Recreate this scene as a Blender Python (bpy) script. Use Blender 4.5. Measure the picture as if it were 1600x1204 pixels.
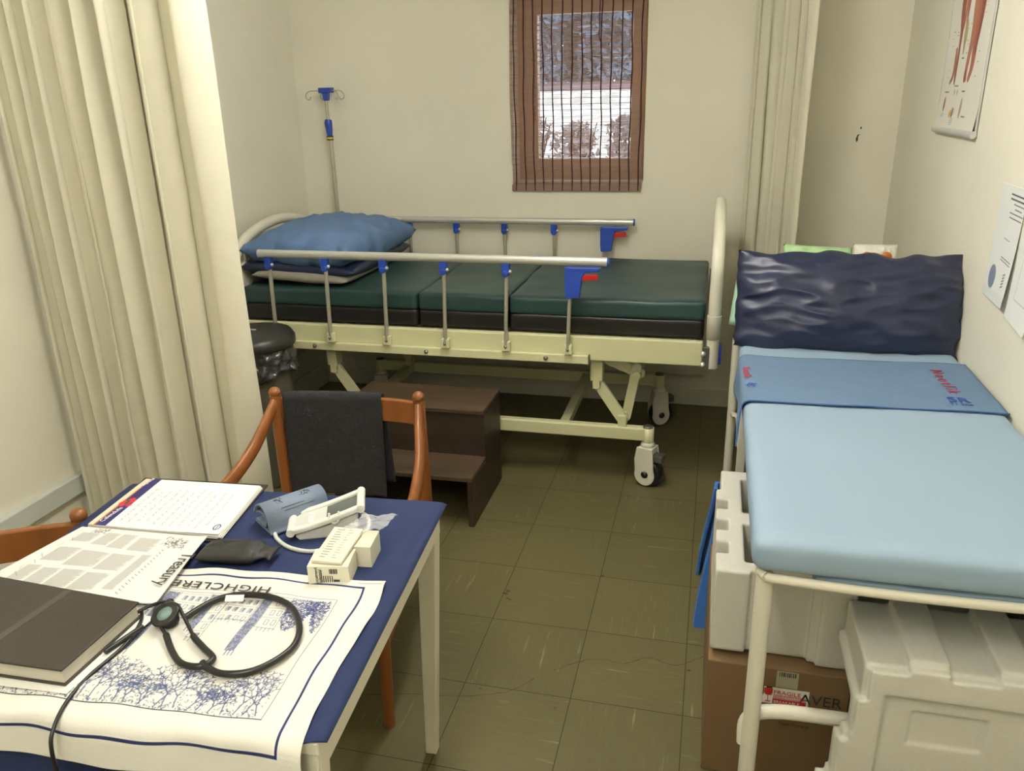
import bpy, bmesh, math, random
import numpy as np
from mathutils import Vector, Matrix, noise
PI = math.pi
random.seed(7)
for o in list(bpy.data.objects): bpy.data.objects.remove(o)
C = bpy.context.scene.collection
SC = bpy.context.scene

# ---------------- camera ----------------
cam = bpy.data.cameras.new('camera'); cam.sensor_width = 36; cam.lens = 1247.97/1600*36
cam.clip_start = 0.02; cam.clip_end = 300
co = bpy.data.objects.new('camera', cam); C.objects.link(co)
ya, pi_, ro = -0.24907193, 0.34847478, -0.02444234
fw = Vector((math.sin(ya)*math.cos(pi_), math.cos(ya)*math.cos(pi_), -math.sin(pi_)))
rt = Vector((math.cos(ya), -math.sin(ya), 0)); up = rt.cross(fw)
r2 = rt*math.cos(ro)+up*math.sin(ro); u2 = -rt*math.sin(ro)+up*math.cos(ro)
M = Matrix((r2, u2, -fw)).transposed().to_4x4(); M.translation = (0.6085, -2.6784, 1.5751)
co.matrix_world = M
SC.camera = co
# ---------------- light ----------------
SC.view_settings.view_transform = 'Standard'; SC.view_settings.look = 'None'
SC.view_settings.exposure = 0.64; SC.view_settings.gamma = 1; SC.view_settings.use_curve_mapping = False
W = bpy.data.worlds.new('world'); SC.world = W; W.use_nodes = True
bg = W.node_tree.nodes['Background']; bg.inputs[0].default_value = (0.76, 0.86, 1.0, 1); bg.inputs[1].default_value = 3.3
# two bare fluorescent tubes on the ceiling (the room's lamps); built as objects further below
TUBES = [((.0, -.62, 2.40), 1.2, 90.0, 'bare fluorescent tube fitting on the ceiling above the table end of the room'), ((.12, -2.62, 2.40), 1.2, 66.0, 'bare fluorescent tube fitting on the ceiling above the viewer')]
TUBE_COLOR = (1.0, 0.975, 0.945)
# ---------------- materials ----------------
def lin(c):
    return tuple((x/12.92 if x <= 0.04045 else ((x+0.055)/1.055)**2.4) for x in [v/255 for v in c])
MATS = {}
def mat(name, rgb, rough=0.6, metal=0.0, var=0.06, scale=8.0, bump=0.0, bscale=60.0, spec=0.5, stretch=None, sheen=0.0):
    m = bpy.data.materials.new(name); m.use_nodes = True; nt = m.node_tree; N = nt.nodes; L = nt.links
    b = N['Principled BSDF']; c = lin(rgb)
    b.inputs['Roughness'].default_value = rough; b.inputs['Metallic'].default_value = metal
    b.inputs['Specular IOR Level'].default_value = spec
    if sheen: b.inputs['Sheen Weight'].default_value = sheen
    tc = N.new('ShaderNodeTexCoord'); mp = N.new('ShaderNodeMapping'); L.new(tc.outputs['Object'], mp.inputs[0])
    if stretch: mp.inputs['Scale'].default_value = stretch
    nz = N.new('ShaderNodeTexNoise'); nz.inputs['Scale'].default_value = scale; nz.inputs['Detail'].default_value = 4
    L.new(mp.outputs[0], nz.inputs[0])
    rp = N.new('ShaderNodeMapRange'); rp.inputs['From Min'].default_value = 0.3; rp.inputs['From Max'].default_value = 0.7
    rp.inputs['To Min'].default_value = 1-var; rp.inputs['To Max'].default_value = 1+var*0.5
    L.new(nz.outputs[0], rp.inputs[0])
    mx = N.new('ShaderNodeMix'); mx.data_type = 'RGBA'; mx.blend_type = 'MULTIPLY'; mx.inputs[0].default_value = 1
    mx.inputs[6].default_value = (*c, 1); L.new(rp.outputs[0], mx.inputs[7]); L.new(mx.outputs[2], b.inputs['Base Color'])
    if bump:
        n2 = N.new('ShaderNodeTexNoise'); n2.inputs['Scale'].default_value = bscale; n2.inputs['Detail'].default_value = 3
        L.new(mp.outputs[0], n2.inputs[0])
        bp = N.new('ShaderNodeBump'); bp.inputs['Strength'].default_value = bump; bp.inputs['Distance'].default_value = 0.01
        L.new(n2.outputs[0], bp.inputs['Height']); L.new(bp.outputs[0], b.inputs['Normal'])
    MATS[name] = m
    return m
def vmat(name, rough=0.7, bump=0.0):
    m = bpy.data.materials.new(name); m.use_nodes = True; N = m.node_tree.nodes; L = m.node_tree.links
    b = N['Principled BSDF']; b.inputs['Roughness'].default_value = rough
    a = N.new('ShaderNodeVertexColor'); a.layer_name = 'print'; L.new(a.outputs[0], b.inputs['Base Color'])
    if bump:
        n2 = N.new('ShaderNodeTexNoise'); n2.inputs['Scale'].default_value = 500
        tc = N.new('ShaderNodeTexCoord'); L.new(tc.outputs['Object'], n2.inputs[0])
        bp = N.new('ShaderNodeBump'); bp.inputs['Strength'].default_value = bump; bp.inputs['Distance'].default_value = 0.002
        L.new(n2.outputs[0], bp.inputs['Height']); L.new(bp.outputs[0], b.inputs['Normal'])
    return m
wallm = mat('cream_wall_paint', (234, 230, 211), 0.6, var=0.04, scale=2.5, bump=0.12, bscale=9)
ceilm = mat('ceiling_paint', (228, 224, 206), 0.8)
trimm = mat('cream_gloss_trim', (224, 222, 205), 0.35, bump=0.0)
greytrim = mat('pale_grey_trunking', (202, 206, 196), 0.35)
curtm = mat('cream_curtain_cloth', (232, 228, 206), 0.85, var=0.03, scale=20, bump=0.05, bscale=500, sheen=0.2)
def translucent(m, w, tc=(0.85, 0.82, 0.66, 1)):
    nt = m.node_tree; b = nt.nodes['Principled BSDF']; out = nt.nodes['Material Output']
    t = nt.nodes.new('ShaderNodeBsdfTranslucent'); mx = nt.nodes.new('ShaderNodeMixShader'); mx.inputs[0].default_value = w
    t.inputs[0].default_value = tc
    nt.links.new(b.outputs[0], mx.inputs[1]); nt.links.new(t.outputs[0], mx.inputs[2]); nt.links.new(mx.outputs[0], out.inputs[0])
translucent(curtm, 0.22)
bedcream = mat('cream_bed_enamel', (216, 214, 170), 0.35, var=0.03)
bedwhite = mat('off_white_bed_plastic', (222, 219, 200), 0.4, var=0.03)
steel = mat('brushed_steel', (188, 184, 166), 0.38, metal=0.45, var=0.05, scale=30)
alum = mat('satin_aluminium_rail', (205, 205, 196), 0.38, metal=0.45, var=0.03)
darksteel = mat('grey_steel', (120, 122, 112), 0.4, metal=0.7)
bluep = mat('blue_plastic', (38, 72, 168), 0.35)
redp = mat('red_plastic', (190, 24, 28), 0.4)
blackp = mat('black_plastic', (24, 24, 24), 0.35)
greenvin = mat('dark_green_vinyl', (38, 66, 64), 0.42, var=0.1, scale=5, bump=0.12, bscale=14)
blackvin = mat('black_vinyl', (26, 25, 24), 0.4, var=0.1, bump=0.15, bscale=14)
bluecloth = mat('cornflower_pillowcase', (92, 120, 160), 0.8, var=0.05, bump=0.1, bscale=25)
navyvin = mat('navy_vinyl', (30, 38, 66), 0.38, var=0.12, scale=7, bump=0.3, bscale=9)
greystuff = mat('grey_ticking', (150, 145, 130), 0.8)
chairw = mat('orange_varnished_wood', (138, 84, 40), 0.38, var=0.25, scale=14, stretch=(1, 1, 0.15))
woodhole = mat('woven_seat', (140, 95, 45), 0.7, var=0.2, scale=40)
darktowel = mat('charcoal_towelling', (40, 40, 43), 0.95, var=0.2, scale=60, bump=0.6, bscale=300)
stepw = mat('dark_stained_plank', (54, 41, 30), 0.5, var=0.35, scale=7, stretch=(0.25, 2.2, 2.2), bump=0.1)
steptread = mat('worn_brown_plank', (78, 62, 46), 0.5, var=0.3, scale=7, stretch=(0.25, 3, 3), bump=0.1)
binb = mat('dark_bin_plastic', (50, 49, 44), 0.4)
binbody = mat('grey_bin_plastic', (104, 100, 84), 0.5)
bagm = mat('crinkled_bin_bag', (60, 60, 58), 0.15, bump=0.8, bscale=40, spec=0.9)
tablew = mat('white_painted_table', (228, 224, 206), 0.5, bump=0.05)
navycl = mat('navy_tablecloth', (27, 42, 84), 0.85, var=0.06, scale=12, bump=0.15, bscale=40)
blackbook = mat('black_leatherette', (52, 46, 40), 0.45, bump=0.1, bscale=200)
pagem = mat('page_edges', (206, 202, 186), 0.8, var=0.15, scale=60, stretch=(0.3, 0.3, 8))
paperm = mat('white_paper', (236, 234, 226), 0.8, var=0.02)
cuffm = mat('grey_blue_cuff_nylon', (118, 132, 152), 0.7, var=0.06, bump=0.15, bscale=300)
cuffdark = mat('dark_cuff_lining', (62, 68, 78), 0.8)
monm = mat('pale_grey_monitor_plastic', (206, 208, 200), 0.4)
monw = mat('white_monitor_plastic', (228, 228, 218), 0.35)
screenm = mat('grey_lcd', (86, 92, 90), 0.2)
rubber = mat('black_rubber', (26, 26, 25), 0.32)
diaph = mat('teal_diaphragm', (120, 145, 142), 0.25)
pouchm = mat('black_nylon_pouch', (36, 36, 34), 0.55, bump=0.4, bscale=30)
boxm = mat('white_carton', (226, 222, 200), 0.6)
inkm = mat('dark_ink', (48, 46, 46), 0.7)
greyink = mat('grey_ink', (120, 118, 112), 0.7)
couchm = mat('pale_blue_couch_sheet', (147, 170, 190), 0.62, var=0.03, scale=3, bump=0.06, bscale=10)
drawsh = mat('mid_blue_draw_sheet', (100, 126, 156), 0.85, var=0.04, scale=60, bump=0.1, bscale=250)
seamb = mat('dark_blue_seam', (52, 86, 140), 0.8)
tubew = mat('white_enamel_tube', (222, 218, 200), 0.35, var=0.04)
foamm = mat('polystyrene_foam', (206, 204, 192), 0.65, var=0.03, scale=120, bump=0.12, bscale=220)
cartonm = mat('brown_cardboard', (124, 98, 66), 0.75, var=0.08, scale=6, stretch=(1, 1, 0.4))
stoolm = mat('blue_stool_plastic', (66, 120, 200), 0.35)
redink = mat('red_label_ink', (200, 40, 34), 0.6)
blueink = mat('blue_thread', (30, 74, 158), 0.8)
redthr = mat('red_thread', (178, 22, 44), 0.8)
greenbag = mat('pale_green_plastic', (168, 205, 150), 0.3, var=0.15, scale=9, bump=0.4, bscale=25)
whitebag = mat('white_printed_plastic', (224, 222, 206), 0.3, bump=0.3, bscale=25)
orangem = mat('orange_print', (196, 104, 38), 0.4)
mint = mat('mint_pillow_cloth', (176, 214, 186), 0.8)
yel = mat('yellow_band', (205, 180, 40), 0.5)
strap = mat('grey_poster_strip', (196, 196, 190), 0.35)
woodwin = mat('window_frame_timber', (178, 144, 110), 0.45, var=0.15, scale=12, stretch=(1, 1, 0.2))
blindm = mat('brown_blind_reed', (182, 152, 134), 0.6, var=0.3, scale=60, stretch=(0.1, 1, 8))
cordm = mat('dark_blind_cord', (70, 34, 30), 0.8)

# ---------------- mesh helpers ----------------
class MB:
    def __init__(s): s.v = []; s.f = []; s.sm = []
    def add(s, vs, fs, smooth=False, T=None):
        n = len(s.v)
        for p in vs:
            p = Vector(p)
            if T is not None: p = T @ p
            s.v.append(tuple(p))
        for f in fs: s.f.append([i+n for i in f]); s.sm.append(smooth)
        return s
    def box(s, a, b, T=None):
        x0, y0, z0 = a; x1, y1, z1 = b
        s.add([(x0,y0,z0),(x1,y0,z0),(x1,y1,z0),(x0,y1,z0),(x0,y0,z1),(x1,y0,z1),(x1,y1,z1),(x0,y1,z1)],
              [[3,2,1,0],[4,5,6,7],[0,1,5,4],[1,2,6,5],[2,3,7,6],[3,0,4,7]], False, T); return s
    def tube(s, pts, r, seg=12, cap=True, flat=1.0, T=None, upv=None, closed=False):
        """sweep of a circle (or ellipse: flat = ratio) along pts; r number or list"""
        P = [Vector(p) for p in pts]; n = len(P); rr = r if isinstance(r, (list, tuple)) else [r]*n
        vs = []; prev = None
        for i in range(n):
            if closed: t = P[(i+1) % n]-P[i-1]
            else: t = P[min(i+1, n-1)]-P[max(i-1, 0)]
            t.normalize()
            if prev is None:
                a = Vector(upv) if upv else (Vector((0,0,1)) if abs(t.z) < 0.9 else Vector((0,1,0)))
            else: a = prev
            nrm = (a-t*a.dot(t)); nrm.normalize(); prev = nrm; bn = t.cross(nrm)
            for k in range(seg):
                an = 2*PI*k/seg
                vs.append(P[i]+nrm*math.cos(an)*rr[i]+bn*math.sin(an)*rr[i]*flat)
        fs = []
        for i in range(n if closed else n-1):
            for k in range(seg):
                a0 = i*seg+k; a1 = i*seg+(k+1) % seg; j = ((i+1) % n)*seg
                fs.append([a0, a1, j+(k+1) % seg, j+k])
        s.add(vs, fs, True, T)
        if cap and not closed:
            s.add(vs[:seg], [list(range(seg))[::-1]], False, T); s.add(vs[-seg:], [list(range(seg))], False, T)
        return s
    def rod(s, a, b, r, seg=12, r2=None, T=None): return s.tube([a, b], [r, r if r2 is None else r2], seg, T=T)
    def lathe(s, prof, c=(0,0,0), axis='z', seg=24, T=None):
        vs = []
        for (r, h) in prof:
            for k in range(seg):
                a = 2*PI*k/seg; x, y = r*math.cos(a), r*math.sin(a)
                p = {'z': (x, y, h), 'y': (x, h, -y), 'x': (h, x, y)}[axis]
                vs.append((p[0]+c[0], p[1]+c[1], p[2]+c[2]))
        fs = []
        for i in range(len(prof)-1):
            for k in range(seg):
                fs.append([i*seg+k, i*seg+(k+1) % seg, (i+1)*seg+(k+1) % seg, (i+1)*seg+k])
        fs.append(list(range(seg))[::-1]); fs.append([(len(prof)-1)*seg+k for k in range(seg)])
        s.add(vs, fs, True, T); return s
    def prism(s, poly, h0, h1, plane='xy', T=None):
        def m(p, h):
            return {'xy': (p[0], p[1], h), 'xz': (p[0], h, p[1]), 'yz': (h, p[0], p[1])}[plane]
        n = len(poly); vs = [m(p, h0) for p in poly]+[m(p, h1) for p in poly]
        fs = [list(range(n))[::-1], [n+i for i in range(n)]]+[[i, (i+1) % n, n+(i+1) % n, n+i] for i in range(n)]
        s.add(vs, fs, False, T); return s
    def sphere(s, c, r, seg=16, rings=10, sc=(1,1,1), T=None):
        vs = []; fs = []
        for i in range(rings+1):
            th = PI*i/rings
            for k in range(seg):
                a = 2*PI*k/seg
                vs.append((c[0]+r*sc[0]*math.sin(th)*math.cos(a), c[1]+r*sc[1]*math.sin(th)*math.sin(a), c[2]+r*sc[2]*math.cos(th)))
        for i in range(rings):
            for k in range(seg): fs.append([i*seg+k, (i+1)*seg+k, (i+1)*seg+(k+1) % seg, i*seg+(k+1) % seg])
        s.add(vs, fs, True, T); return s
    def grid(s, fn, nu, nv, T=None):
        vs = [fn(i/nu, j/nv) for i in range(nu+1) for j in range(nv+1)]
        fs = [[i*(nv+1)+j, (i+1)*(nv+1)+j, (i+1)*(nv+1)+j+1, i*(nv+1)+j+1] for i in range(nu) for j in range(nv)]
        s.add(vs, fs, True, T); return s
    def mesh(s, name, off=(0,0,0)):
        me = bpy.data.meshes.new(name)
        o = Vector(off)
        me.from_pydata([tuple(Vector(v)-o) for v in s.v], [], s.f)
        me.polygons.foreach_set('use_smooth', s.sm); me.update()
        return me
def fixn(me):
    bm = bmesh.new(); bm.from_mesh(me); bmesh.ops.recalc_face_normals(bm, faces=bm.faces); bm.to_mesh(me); bm.free()
def link(name, me, m, parent=None, loc=(0,0,0)):
    if m is not None: me.materials.append(m)
    o = bpy.data.objects.new(name, me); C.objects.link(o); o.location = loc
    if parent is not None: o.parent = parent
    return o
def bev(o, w, seg=2):
    b = o.modifiers.new('bevel', 'BEVEL'); b.width = w; b.segments = seg; b.limit_method = 'ANGLE'; b.angle_limit = 0.6
    b.harden_normals = False
    return o
def solid(o, t, off=0):
    b = o.modifiers.new('solid', 'SOLIDIFY'); b.thickness = t; b.offset = off; return o
def wpos(o):
    p = Vector((0,0,0))
    while o is not None: p += o.location; o = o.parent
    return p
def part(name, mb, m, root, bv=0, local=False, normals=True, label=None):
    """mesh given in world coordinates (or in the root's own if local)"""
    off = (0,0,0) if local else wpos(root)
    me = mb.mesh(name, off)
    if normals: fixn(me)
    o = link(name, me, m, root)
    if bv: bev(o, bv)
    if label: o['label'] = label
    return o
def tag(o, label, cat, group=None, kind=None):
    o['label'] = label; o['category'] = cat
    if group: o['group'] = group
    if kind: o['kind'] = kind
    return o
def empty(name, loc, label, cat, group=None, rz=0):
    o = bpy.data.objects.new(name, None); C.objects.link(o); o.location = loc; o.rotation_euler = (0,0,rz)
    o.empty_display_size = 0.05
    return tag(o, label, cat, group)
def single(name, mb, m, loc, label, cat, group=None, bv=0, normals=True):
    me = mb.mesh(name, loc)
    if normals: fixn(me)
    o = link(name, me, m, None, loc)
    if bv: bev(o, bv)
    return tag(o, label, cat, group)
def struct(name, mb, m, parent=None, bv=0):
    me = mb.mesh(name); fixn(me)
    o = link(name, me, m, parent)
    if bv: bev(o, bv)
    if parent is None: o['kind'] = 'structure'
    return o
def text(name, s, size, m, T, parent, world=True, extr=0.0002, align='LEFT', sx=1.0, sp=1.0):
    cu = bpy.data.curves.new(name, 'FONT'); cu.body = s; cu.size = size; cu.align_x = align; cu.space_character = sp; cu.extrude = extr
    tmp = bpy.data.objects.new('tmp', cu); C.objects.link(tmp); bpy.context.view_layer.update()
    me = bpy.data.meshes.new_from_object(tmp.evaluated_get(bpy.context.evaluated_depsgraph_get()))
    bpy.data.objects.remove(tmp); bpy.data.curves.remove(cu)
    me.name = name; me.transform(Matrix.Diagonal((sx,1,1,1))); me.transform(T)
    if world: me.transform(Matrix.Translation(-wpos(parent)))
    me.materials.clear()
    return link(name, me, m, parent)
def axes(o, x, y):
    x = Vector(x).normalized(); y = Vector(y); y = (y-x*y.dot(x)).normalized(); z = x.cross(y)
    m = Matrix((x, y, z)).transposed().to_4x4(); m.translation = o; return m
def smoothstep(a, b, x):
    t = min(1, max(0, (x-a)/(b-a))); return t*t*(3-2*t)
def catmull(P, n=8):
    P = [Vector(p) for p in P]; out = []
    for i in range(len(P)-1):
        p0 = P[max(i-1,0)]; p1 = P[i]; p2 = P[i+1]; p3 = P[min(i+2, len(P)-1)]
        for k in range(n):
            t = k/n
            out.append(0.5*((2*p1)+(-p0+p2)*t+(2*p0-5*p1+4*p2-p3)*t*t+(-p0+3*p1-3*p2+p3)*t*t*t))
    out.append(P[-1]); return out
# colour printed sheet: dense grid + colour attribute drawn by a small rasteriser
class Canvas:
    def __init__(s, w, h, res, bgc):
        s.res = res; s.nx = int(round(w/res)); s.ny = int(round(h/res)); s.w = w; s.h = h
        s.a = np.ones((s.ny, s.nx, 3))*np.array(lin(bgc))
        s.yy, s.xx = np.mgrid[0:s.ny, 0:s.nx]; s.xx = (s.xx+.5)*res; s.yy = (s.yy+.5)*res
    def rect(s, x0, y0, x1, y1, c, al=1.0):
        i0, i1 = max(0, int(x0/s.res)), max(0, int(x1/s.res)); j0, j1 = max(0, int(y0/s.res)), max(0, int(y1/s.res))
        s.a[j0:j1, i0:i1] = s.a[j0:j1, i0:i1]*(1-al)+np.array(lin(c))*al
    def frame(s, x0, y0, x1, y1, t, c):
        s.rect(x0, y0, x1, y0+t, c); s.rect(x0, y1-t, x1, y1, c); s.rect(x0, y0, x0+t, y1, c); s.rect(x1-t, y0, x1, y1, c)
    def line(s, x0, y0, x1, y1, t, c, al=1.0):
        m = t/2+s.res
        i0, i1 = max(0, int((min(x0,x1)-m)/s.res)), int((max(x0,x1)+m)/s.res)+1
        j0, j1 = max(0, int((min(y0,y1)-m)/s.res)), int((max(y0,y1)+m)/s.res)+1
        X = s.xx[j0:j1, i0:i1]; Y = s.yy[j0:j1, i0:i1]
        if X.size == 0: return
        dx, dy = x1-x0, y1-y0; L2 = dx*dx+dy*dy+1e-12
        tt = np.clip(((X-x0)*dx+(Y-y0)*dy)/L2, 0, 1)
        d = np.hypot(X-x0-tt*dx, Y-y0-tt*dy)
        k = (np.clip((t/2-d)/s.res+.5, 0, 1)*al)[..., None]
        s.a[j0:j1, i0:i1] = s.a[j0:j1, i0:i1]*(1-k)+np.array(lin(c))*k
    def ell(s, cx, cy, rx, ry, c, al=1.0, ang=0):
        ca, sa = math.cos(ang), math.sin(ang); X = s.xx-cx; Y = s.yy-cy
        d = ((X*ca+Y*sa)/rx)**2+((-X*sa+Y*ca)/ry)**2
        k = (np.clip((1-d)*4, 0, 1)*al)[..., None]; s.a = s.a*(1-k)+np.array(lin(c))*k
    def mesh(s, name, fn):
        """fn(U,V arrays in metres) -> xyz arrays; faces carry flat colours via vertices"""
        ny, nx = s.ny, s.nx
        V, U = np.mgrid[0:ny, 0:nx]; U = U*s.w/(nx-1); V = V*s.h/(ny-1)
        X, Y, Z = fn(U, V)
        co_ = np.stack([X, Y, Z], -1).reshape(-1, 3).astype(np.float32)
        idx = np.arange(nx*ny).reshape(ny, nx)
        q = np.stack([idx[:-1,:-1], idx[:-1,1:], idx[1:,1:], idx[1:,:-1]], -1).reshape(-1, 4).astype(np.int32)
        me = bpy.data.meshes.new(name); me.vertices.add(len(co_)); me.vertices.foreach_set('co', co_.ravel())
        me.loops.add(q.size); me.loops.foreach_set('vertex_index', q.ravel())
        me.polygons.add(len(q)); me.polygons.foreach_set('loop_start', np.arange(0, q.size, 4, dtype=np.int32))
        me.polygons.foreach_set('use_smooth', np.ones(len(q), bool))
        me.update(calc_edges=True)
        at = me.color_attributes.new('print', 'FLOAT_COLOR', 'POINT')
        col = np.concatenate([s.a.reshape(-1, 3), np.ones((nx*ny, 1))], 1).astype(np.float32)
        at.data.foreach_set('color', col.ravel()); me.validate()
        return me
printm = vmat('printed_paper', 0.75); clothprint = vmat('printed_cotton', 0.9, 0.3); plasticprint = vmat('printed_laminate', 0.3)

# ================= SETTING =================
XL, XR, YB, YF, ZC = -1.565, 1.394, 1.41, -3.3, 2.5
T = 0.3048
def floor_material():
    m = bpy.data.materials.new('olive_vinyl_tiles'); m.use_nodes = True; N = m.node_tree.nodes; L = m.node_tree.links
    b = N['Principled BSDF']
    def math_(op, a, c=None, d=None):
        n = N.new('ShaderNodeMath'); n.operation = op
        for i, v in enumerate((a, c, d)):
            if v is None: continue
            if isinstance(v, (int, float)): n.inputs[i].default_value = v
            else: L.new(v, n.inputs[i])
        return n.outputs[0]
    tc = N.new('ShaderNodeTexCoord'); sp = N.new('ShaderNodeSeparateXYZ'); L.new(tc.outputs['Object'], sp.inputs[0])
    tx = math_('DIVIDE', sp.outputs[0], T); ty = math_('DIVIDE', sp.outputs[1], T)
    ix = math_('FLOOR', tx); iy = math_('FLOOR', ty); fx = math_('FRACT', tx); fy = math_('FRACT', ty)
    ex = math_('MINIMUM', fx, math_('SUBTRACT', 1, fx)); ey = math_('MINIMUM', fy, math_('SUBTRACT', 1, fy))
    gap = math_('LESS_THAN', math_('MINIMUM', ex, ey), 0.0042)
    par = math_('MODULO', math_('ABSOLUTE', math_('ADD', ix, iy)), 2)
    cmb = N.new('ShaderNodeCombineXYZ'); L.new(ix, cmb.inputs[0]); L.new(iy, cmb.inputs[1])
    wn = N.new('ShaderNodeTexWhiteNoise'); L.new(cmb.outputs[0], wn.inputs[0])
    # streaks: stretched noise, direction alternates tile to tile
    def streak(sx, sy, off):
        c = N.new('ShaderNodeCombineXYZ'); L.new(math_('MULTIPLY', sp.outputs[0], sx), c.inputs[0])
        L.new(math_('MULTIPLY', sp.outputs[1], sy), c.inputs[1]); L.new(math_('ADD', math_('MULTIPLY', wn.outputs[0], 9), off), c.inputs[2])
        n = N.new('ShaderNodeTexNoise'); n.inputs['Scale'].default_value = 1; n.inputs['Detail'].default_value = 3; L.new(c.outputs[0], n.inputs[0])
        return n.outputs[0]
    def pick(a, c):
        return math_('ADD', math_('MULTIPLY', a, par), math_('MULTIPLY', c, math_('SUBTRACT', 1, par)))
    st = pick(streak(90, 6, 0), streak(6, 90, 3))
    fine = pick(streak(160, 14, 5), streak(14, 160, 8))
    mr = N.new('ShaderNodeMapRange'); L.new(st, mr.inputs[0]); mr.inputs[1].default_value = 0.655; mr.inputs[2].default_value = 0.75
    dk = N.new('ShaderNodeMapRange'); L.new(fine, dk.inputs[0]); dk.inputs[1].default_value = 0.3; dk.inputs[2].default_value = 0.7
    dk.inputs[3].default_value = 0.93; dk.inputs[4].default_value = 1.05
    big = N.new('ShaderNodeTexNoise'); big.inputs['Scale'].default_value = 1.6; big.inputs['Detail'].default_value = 5; L.new(tc.outputs['Object'], big.inputs[0])
    bm_ = N.new('ShaderNodeMapRange'); L.new(big.outputs[0], bm_.inputs[0]); bm_.inputs[1].default_value = 0.3; bm_.inputs[2].default_value = 0.7
    bm_.inputs[3].default_value = 0.85; bm_.inputs[4].default_value = 1.08
    tone = math_('MULTIPLY', math_('MULTIPLY', dk.outputs[0], bm_.outputs[0]), math_('ADD', 0.95, math_('MULTIPLY', wn.outputs[0], 0.1)))
    base = N.new('ShaderNodeMix'); base.data_type = 'RGBA'; base.blend_type = 'MULTIPLY'; base.inputs[0].default_value = 1
    base.inputs[6].default_value = (*lin((101, 95, 62)), 1); L.new(tone, base.inputs[7])
    m2 = N.new('ShaderNodeMix'); m2.data_type = 'RGBA'; L.new(math_('MULTIPLY', mr.outputs[0], 0.42), m2.inputs[0]); L.new(base.outputs[2], m2.inputs[6])
    m2.inputs[7].default_value = (*lin((160, 152, 122)), 1)
    m3 = N.new('ShaderNodeMix'); m3.data_type = 'RGBA'; L.new(gap, m3.inputs[0]); L.new(m2.outputs[2], m3.inputs[6]); m3.inputs[7].default_value = (*lin((52, 45, 26)), 1)
    L.new(m3.outputs[2], b.inputs['Base Color']); b.inputs['Roughness'].default_value = 0.42; b.inputs['Specular IOR Level'].default_value = 0.35
    return m
floorm = floor_material()
fl = struct('floor', MB().box((XL-.2, YF-.2, -.1), (XR+.2, YB+.25, 0)), floorm)
def crack(pts, w):
    mb = MB(); P = catmull([(x, y, 0.0006) for x, y in pts], 6); random.seed(3)
    P = [p+Vector((random.uniform(-.003,.003), random.uniform(-.003,.003), 0)) for p in P]
    vs = []
    for i, p in enumerate(P):
        t = (P[min(i+1,len(P)-1)]-P[max(i-1,0)]).normalized(); n = Vector((-t.y, t.x, 0)); ww = w*random.uniform(.3, 1)
        vs += [p+n*ww, p-n*ww]
    mb.add(vs, [[2*i, 2*i+1, 2*i+3, 2*i+2] for i in range(len(P)-1)]); return mb
dirt = mat('dark_floor_mark', (70, 58, 36), 0.7)
part('crack', crack([(-.42,-1.10),(-.25,-1.02),(0.02,-.965),(.12,-.93),(.19,-.86)], .0016), dirt, fl)
part('crack', crack([(.24,-.81),(.30,-.76),(.36,-.735),(.43,-.74),(.5,-.70),(.58,-.715),(.66,-.66)], .0016), dirt, fl)
mb = MB()
for (x, y, rx) in [(.005,-.47,.011),(.012,-.455,.008),(.03,-.50,.006),(.02,-.497,.005),(.31,-.30,.008),(.62,-.73,.006),(.05,-.93,.004),(.27,-.96,.004)]:
    mb.add([(x+rx*math.cos(a)*random.uniform(.7,1.2), y+rx*.7*math.sin(a)*random.uniform(.7,1.2), .0007) for a in [k*PI/5 for k in range(10)]], [list(range(10))])
part('stain', mb, dirt, fl)
struct('ceiling', MB().box((XL-.2, YF-.2, ZC), (XR+.2, YB+.25, ZC+.1)), ceilm)
struct('wall_left', MB().box((XL-.2, YF-.2, 0), (XL, YB+.25, ZC)), wallm)
wr = struct('wall_right', MB().box((XR, YF-.2, 0), (XR+.2, YB+.25, ZC)), wallm)
struct('wall_front', MB().box((XL, YF-.2, 0), (XR, YF, ZC)), wallm)
WX0, WX1, WZ0, WZ1 = -.39, .262, 1.155, 2.10
mb = MB()
mb.box((XL, YB, 0), (WX0, YB+.22, ZC)); mb.box((WX1, YB, 0), (XR, YB+.22, ZC))
mb.box((WX0, YB, 0), (WX1, YB+.22, WZ0)); mb.box((WX0, YB, WZ1), (WX1, YB+.22, ZC))
wb = struct('wall_back', mb, wallm)
mb = MB(); mb.prism([(1.225,1.335),(1.232,1.345),(1.230,1.36),(1.238,1.372),(1.227,1.368),(1.221,1.35)], YB-.0006, YB-.0002, 'xz')
mb.prism([(1.237,1.392),(1.242,1.396),(1.24,1.405),(1.235,1.4)], YB-.0006, YB-.0002, 'xz')
part('paint_chip', mb, dirt, wb)
struct('baseboard_back', MB().box((XL, YB-.018, 0), (XR, YB, .10)), trimm, bv=.006)
struct('baseboard_left', MB().box((XL, YF, 0), (XL+.02, YB-.02, .13)), trimm, bv=.008)
struct('baseboard_right', MB().box((XR-.018, YF, 0), (XR, YB-.02, .10)), trimm, bv=.006)
struct('trim_1', MB().box((XL, YF, .265), (XL+.028, YB-.03, .335)), greytrim, bv=.004)
struct('trim_2', MB().box((XL+.03, YB-.022, .17), (.62, YB, .235)), trimm, bv=.004)
lampbody = mat('white_lamp_housing', (232, 230, 222), .4)
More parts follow.
